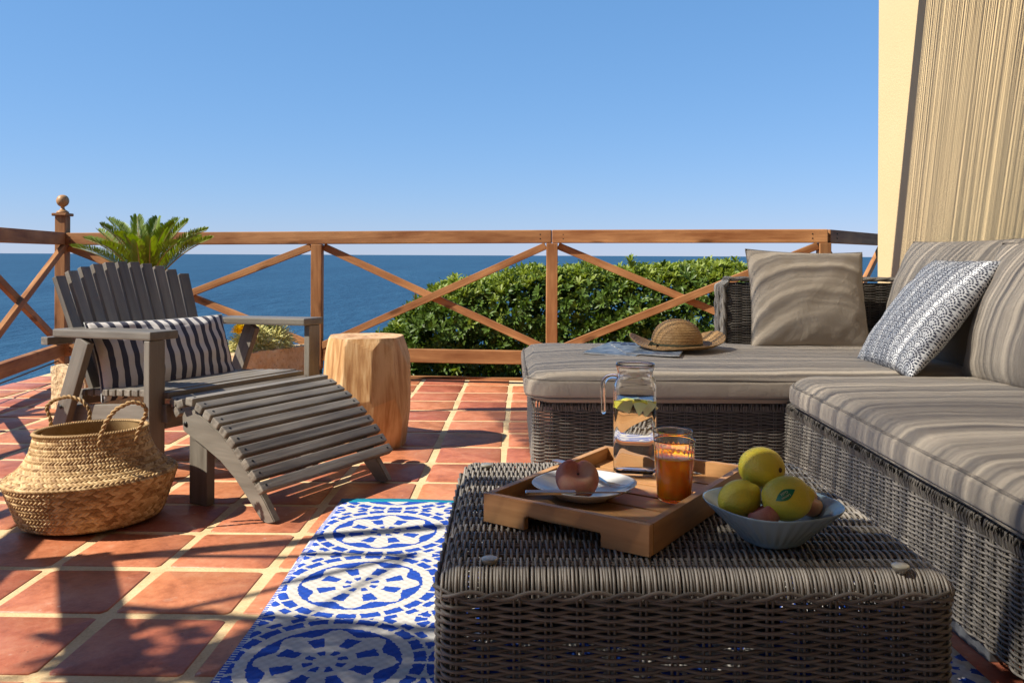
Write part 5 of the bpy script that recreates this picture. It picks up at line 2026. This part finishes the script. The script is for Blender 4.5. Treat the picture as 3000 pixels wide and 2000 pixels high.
lm, M2 = fruit('lemon', 'lemon with a green leaf shaped sticker at the front of the bowl', Vector((.4225, 1.308, .4795)), .0338, (.80, -.22, .22), .0, M_LEMON, 2)
_, M3 = fruit('lemon', 'plain yellow lemon at the left of the bowl', Vector((.360, 1.345, .4665)), .0305, (.62, -.35, .55), .8, M_LEMON, 3)
fruit('peach', 'flat peach mostly hidden at the front rim of the bowl', Vector((.388, 1.306, .4535)), .0270, (-.5, .3, 1), 1.0, M_PEACH, 4)
fruit('peach', 'dark red peach at the right side of the bowl', Vector((.474, 1.372, .459)), .0290, (.5, -.3, .7), 2.0, M_PEACH, 6)

# the sticker: a leaf of green with cream lettering, laid on the peel
c2 = Vector((.4225, 1.308, .4795))
vdir = (Vector((0, 0, CH)) - c2).normalized()
mid = (vdir + Vector((-.06, 0, .16))).normalized()
su = Vector((1, 0, 0)); su = (su - mid * su.dot(mid)).normalized(); sw_ = mid.cross(su)
rotS = math.radians(27)
ex_ = su * math.cos(rotS) + sw_ * math.sin(rotS); ey_ = sw_ * math.cos(rotS) - su * math.sin(rotS)
M2i = M2.inverted()


def on_lemon(x, y, lift):
    """drop a point of the sticker plane onto the lemon's skin"""
    org = c2 + mid * .06 + ex_ * x + ey_ * y
    lo_, hi_ = 0.0, .06
    o_l = M2i @ org; d_l = (M2i.to_3x3() @ (-mid))
    a, b = .0338 * .985, .0338 * 1.13
    # ellipsoid intersection
    A = d_l.x ** 2 / a ** 2 + d_l.y ** 2 / a ** 2 + d_l.z ** 2 / b ** 2
    B = 2 * (o_l.x * d_l.x / a ** 2 + o_l.y * d_l.y / a ** 2 + o_l.z * d_l.z / b ** 2)
    Cc = o_l.x ** 2 / a ** 2 + o_l.y ** 2 / a ** 2 + o_l.z ** 2 / b ** 2 - 1
    D_ = B * B - 4 * A * Cc
    t = (-B - math.sqrt(max(D_, 0))) / (2 * A)
    return tuple(org - mid * t + mid * lift)


NS = 24
Vs_, Fs_ = [], []
for i in range(NS + 1):
    f = i / NS * 2 - 1
    w = .0078 * (1 - abs(f) ** 1.7) ** 1.0 + .0002
    for j in range(9): Vs_.append(on_lemon(f * .0165, w * (j / 4 - 1), .0013))
for i in range(NS):
    for j in range(8): Fs_.append((i * 9 + j, (i + 1) * 9 + j, (i + 1) * 9 + j + 1, i * 9 + j + 1))
stk = obj('sticker', Vs_, Fs_, M_STICK, lm, True)
for txt, size, dx, dy in (('Gold', .0058, -.0002, -.0046), ('Lemon', .0052, .0006, .0014)):
    cu = bpy.data.curves.new('lettering', 'FONT'); cu.body = txt; cu.size = size; cu.align_x = 'CENTER'
    to = bpy.data.objects.new('lettering_tmp', cu); COL.objects.link(to)
    dg = bpy.context.evaluated_depsgraph_get()
    me = bpy.data.meshes.new_from_object(to.evaluated_get(dg))
    bpy.data.objects.remove(to)
    bm = bmesh.new(); bm.from_mesh(me)
    bmesh.ops.triangulate(bm, faces=bm.faces[:])
    for v in bm.verts:       # the lettering stands upside down, as on the fruit
        v.co = Vector(on_lemon(-(v.co.x + dx), -(v.co.y + dy), .0019))
    bm.to_mesh(me); bm.free()
    me.materials.clear(); me.materials.append(M_STICKTXT)
    add('lettering', me, stk)
# second sticker, turned away, on the top lemon
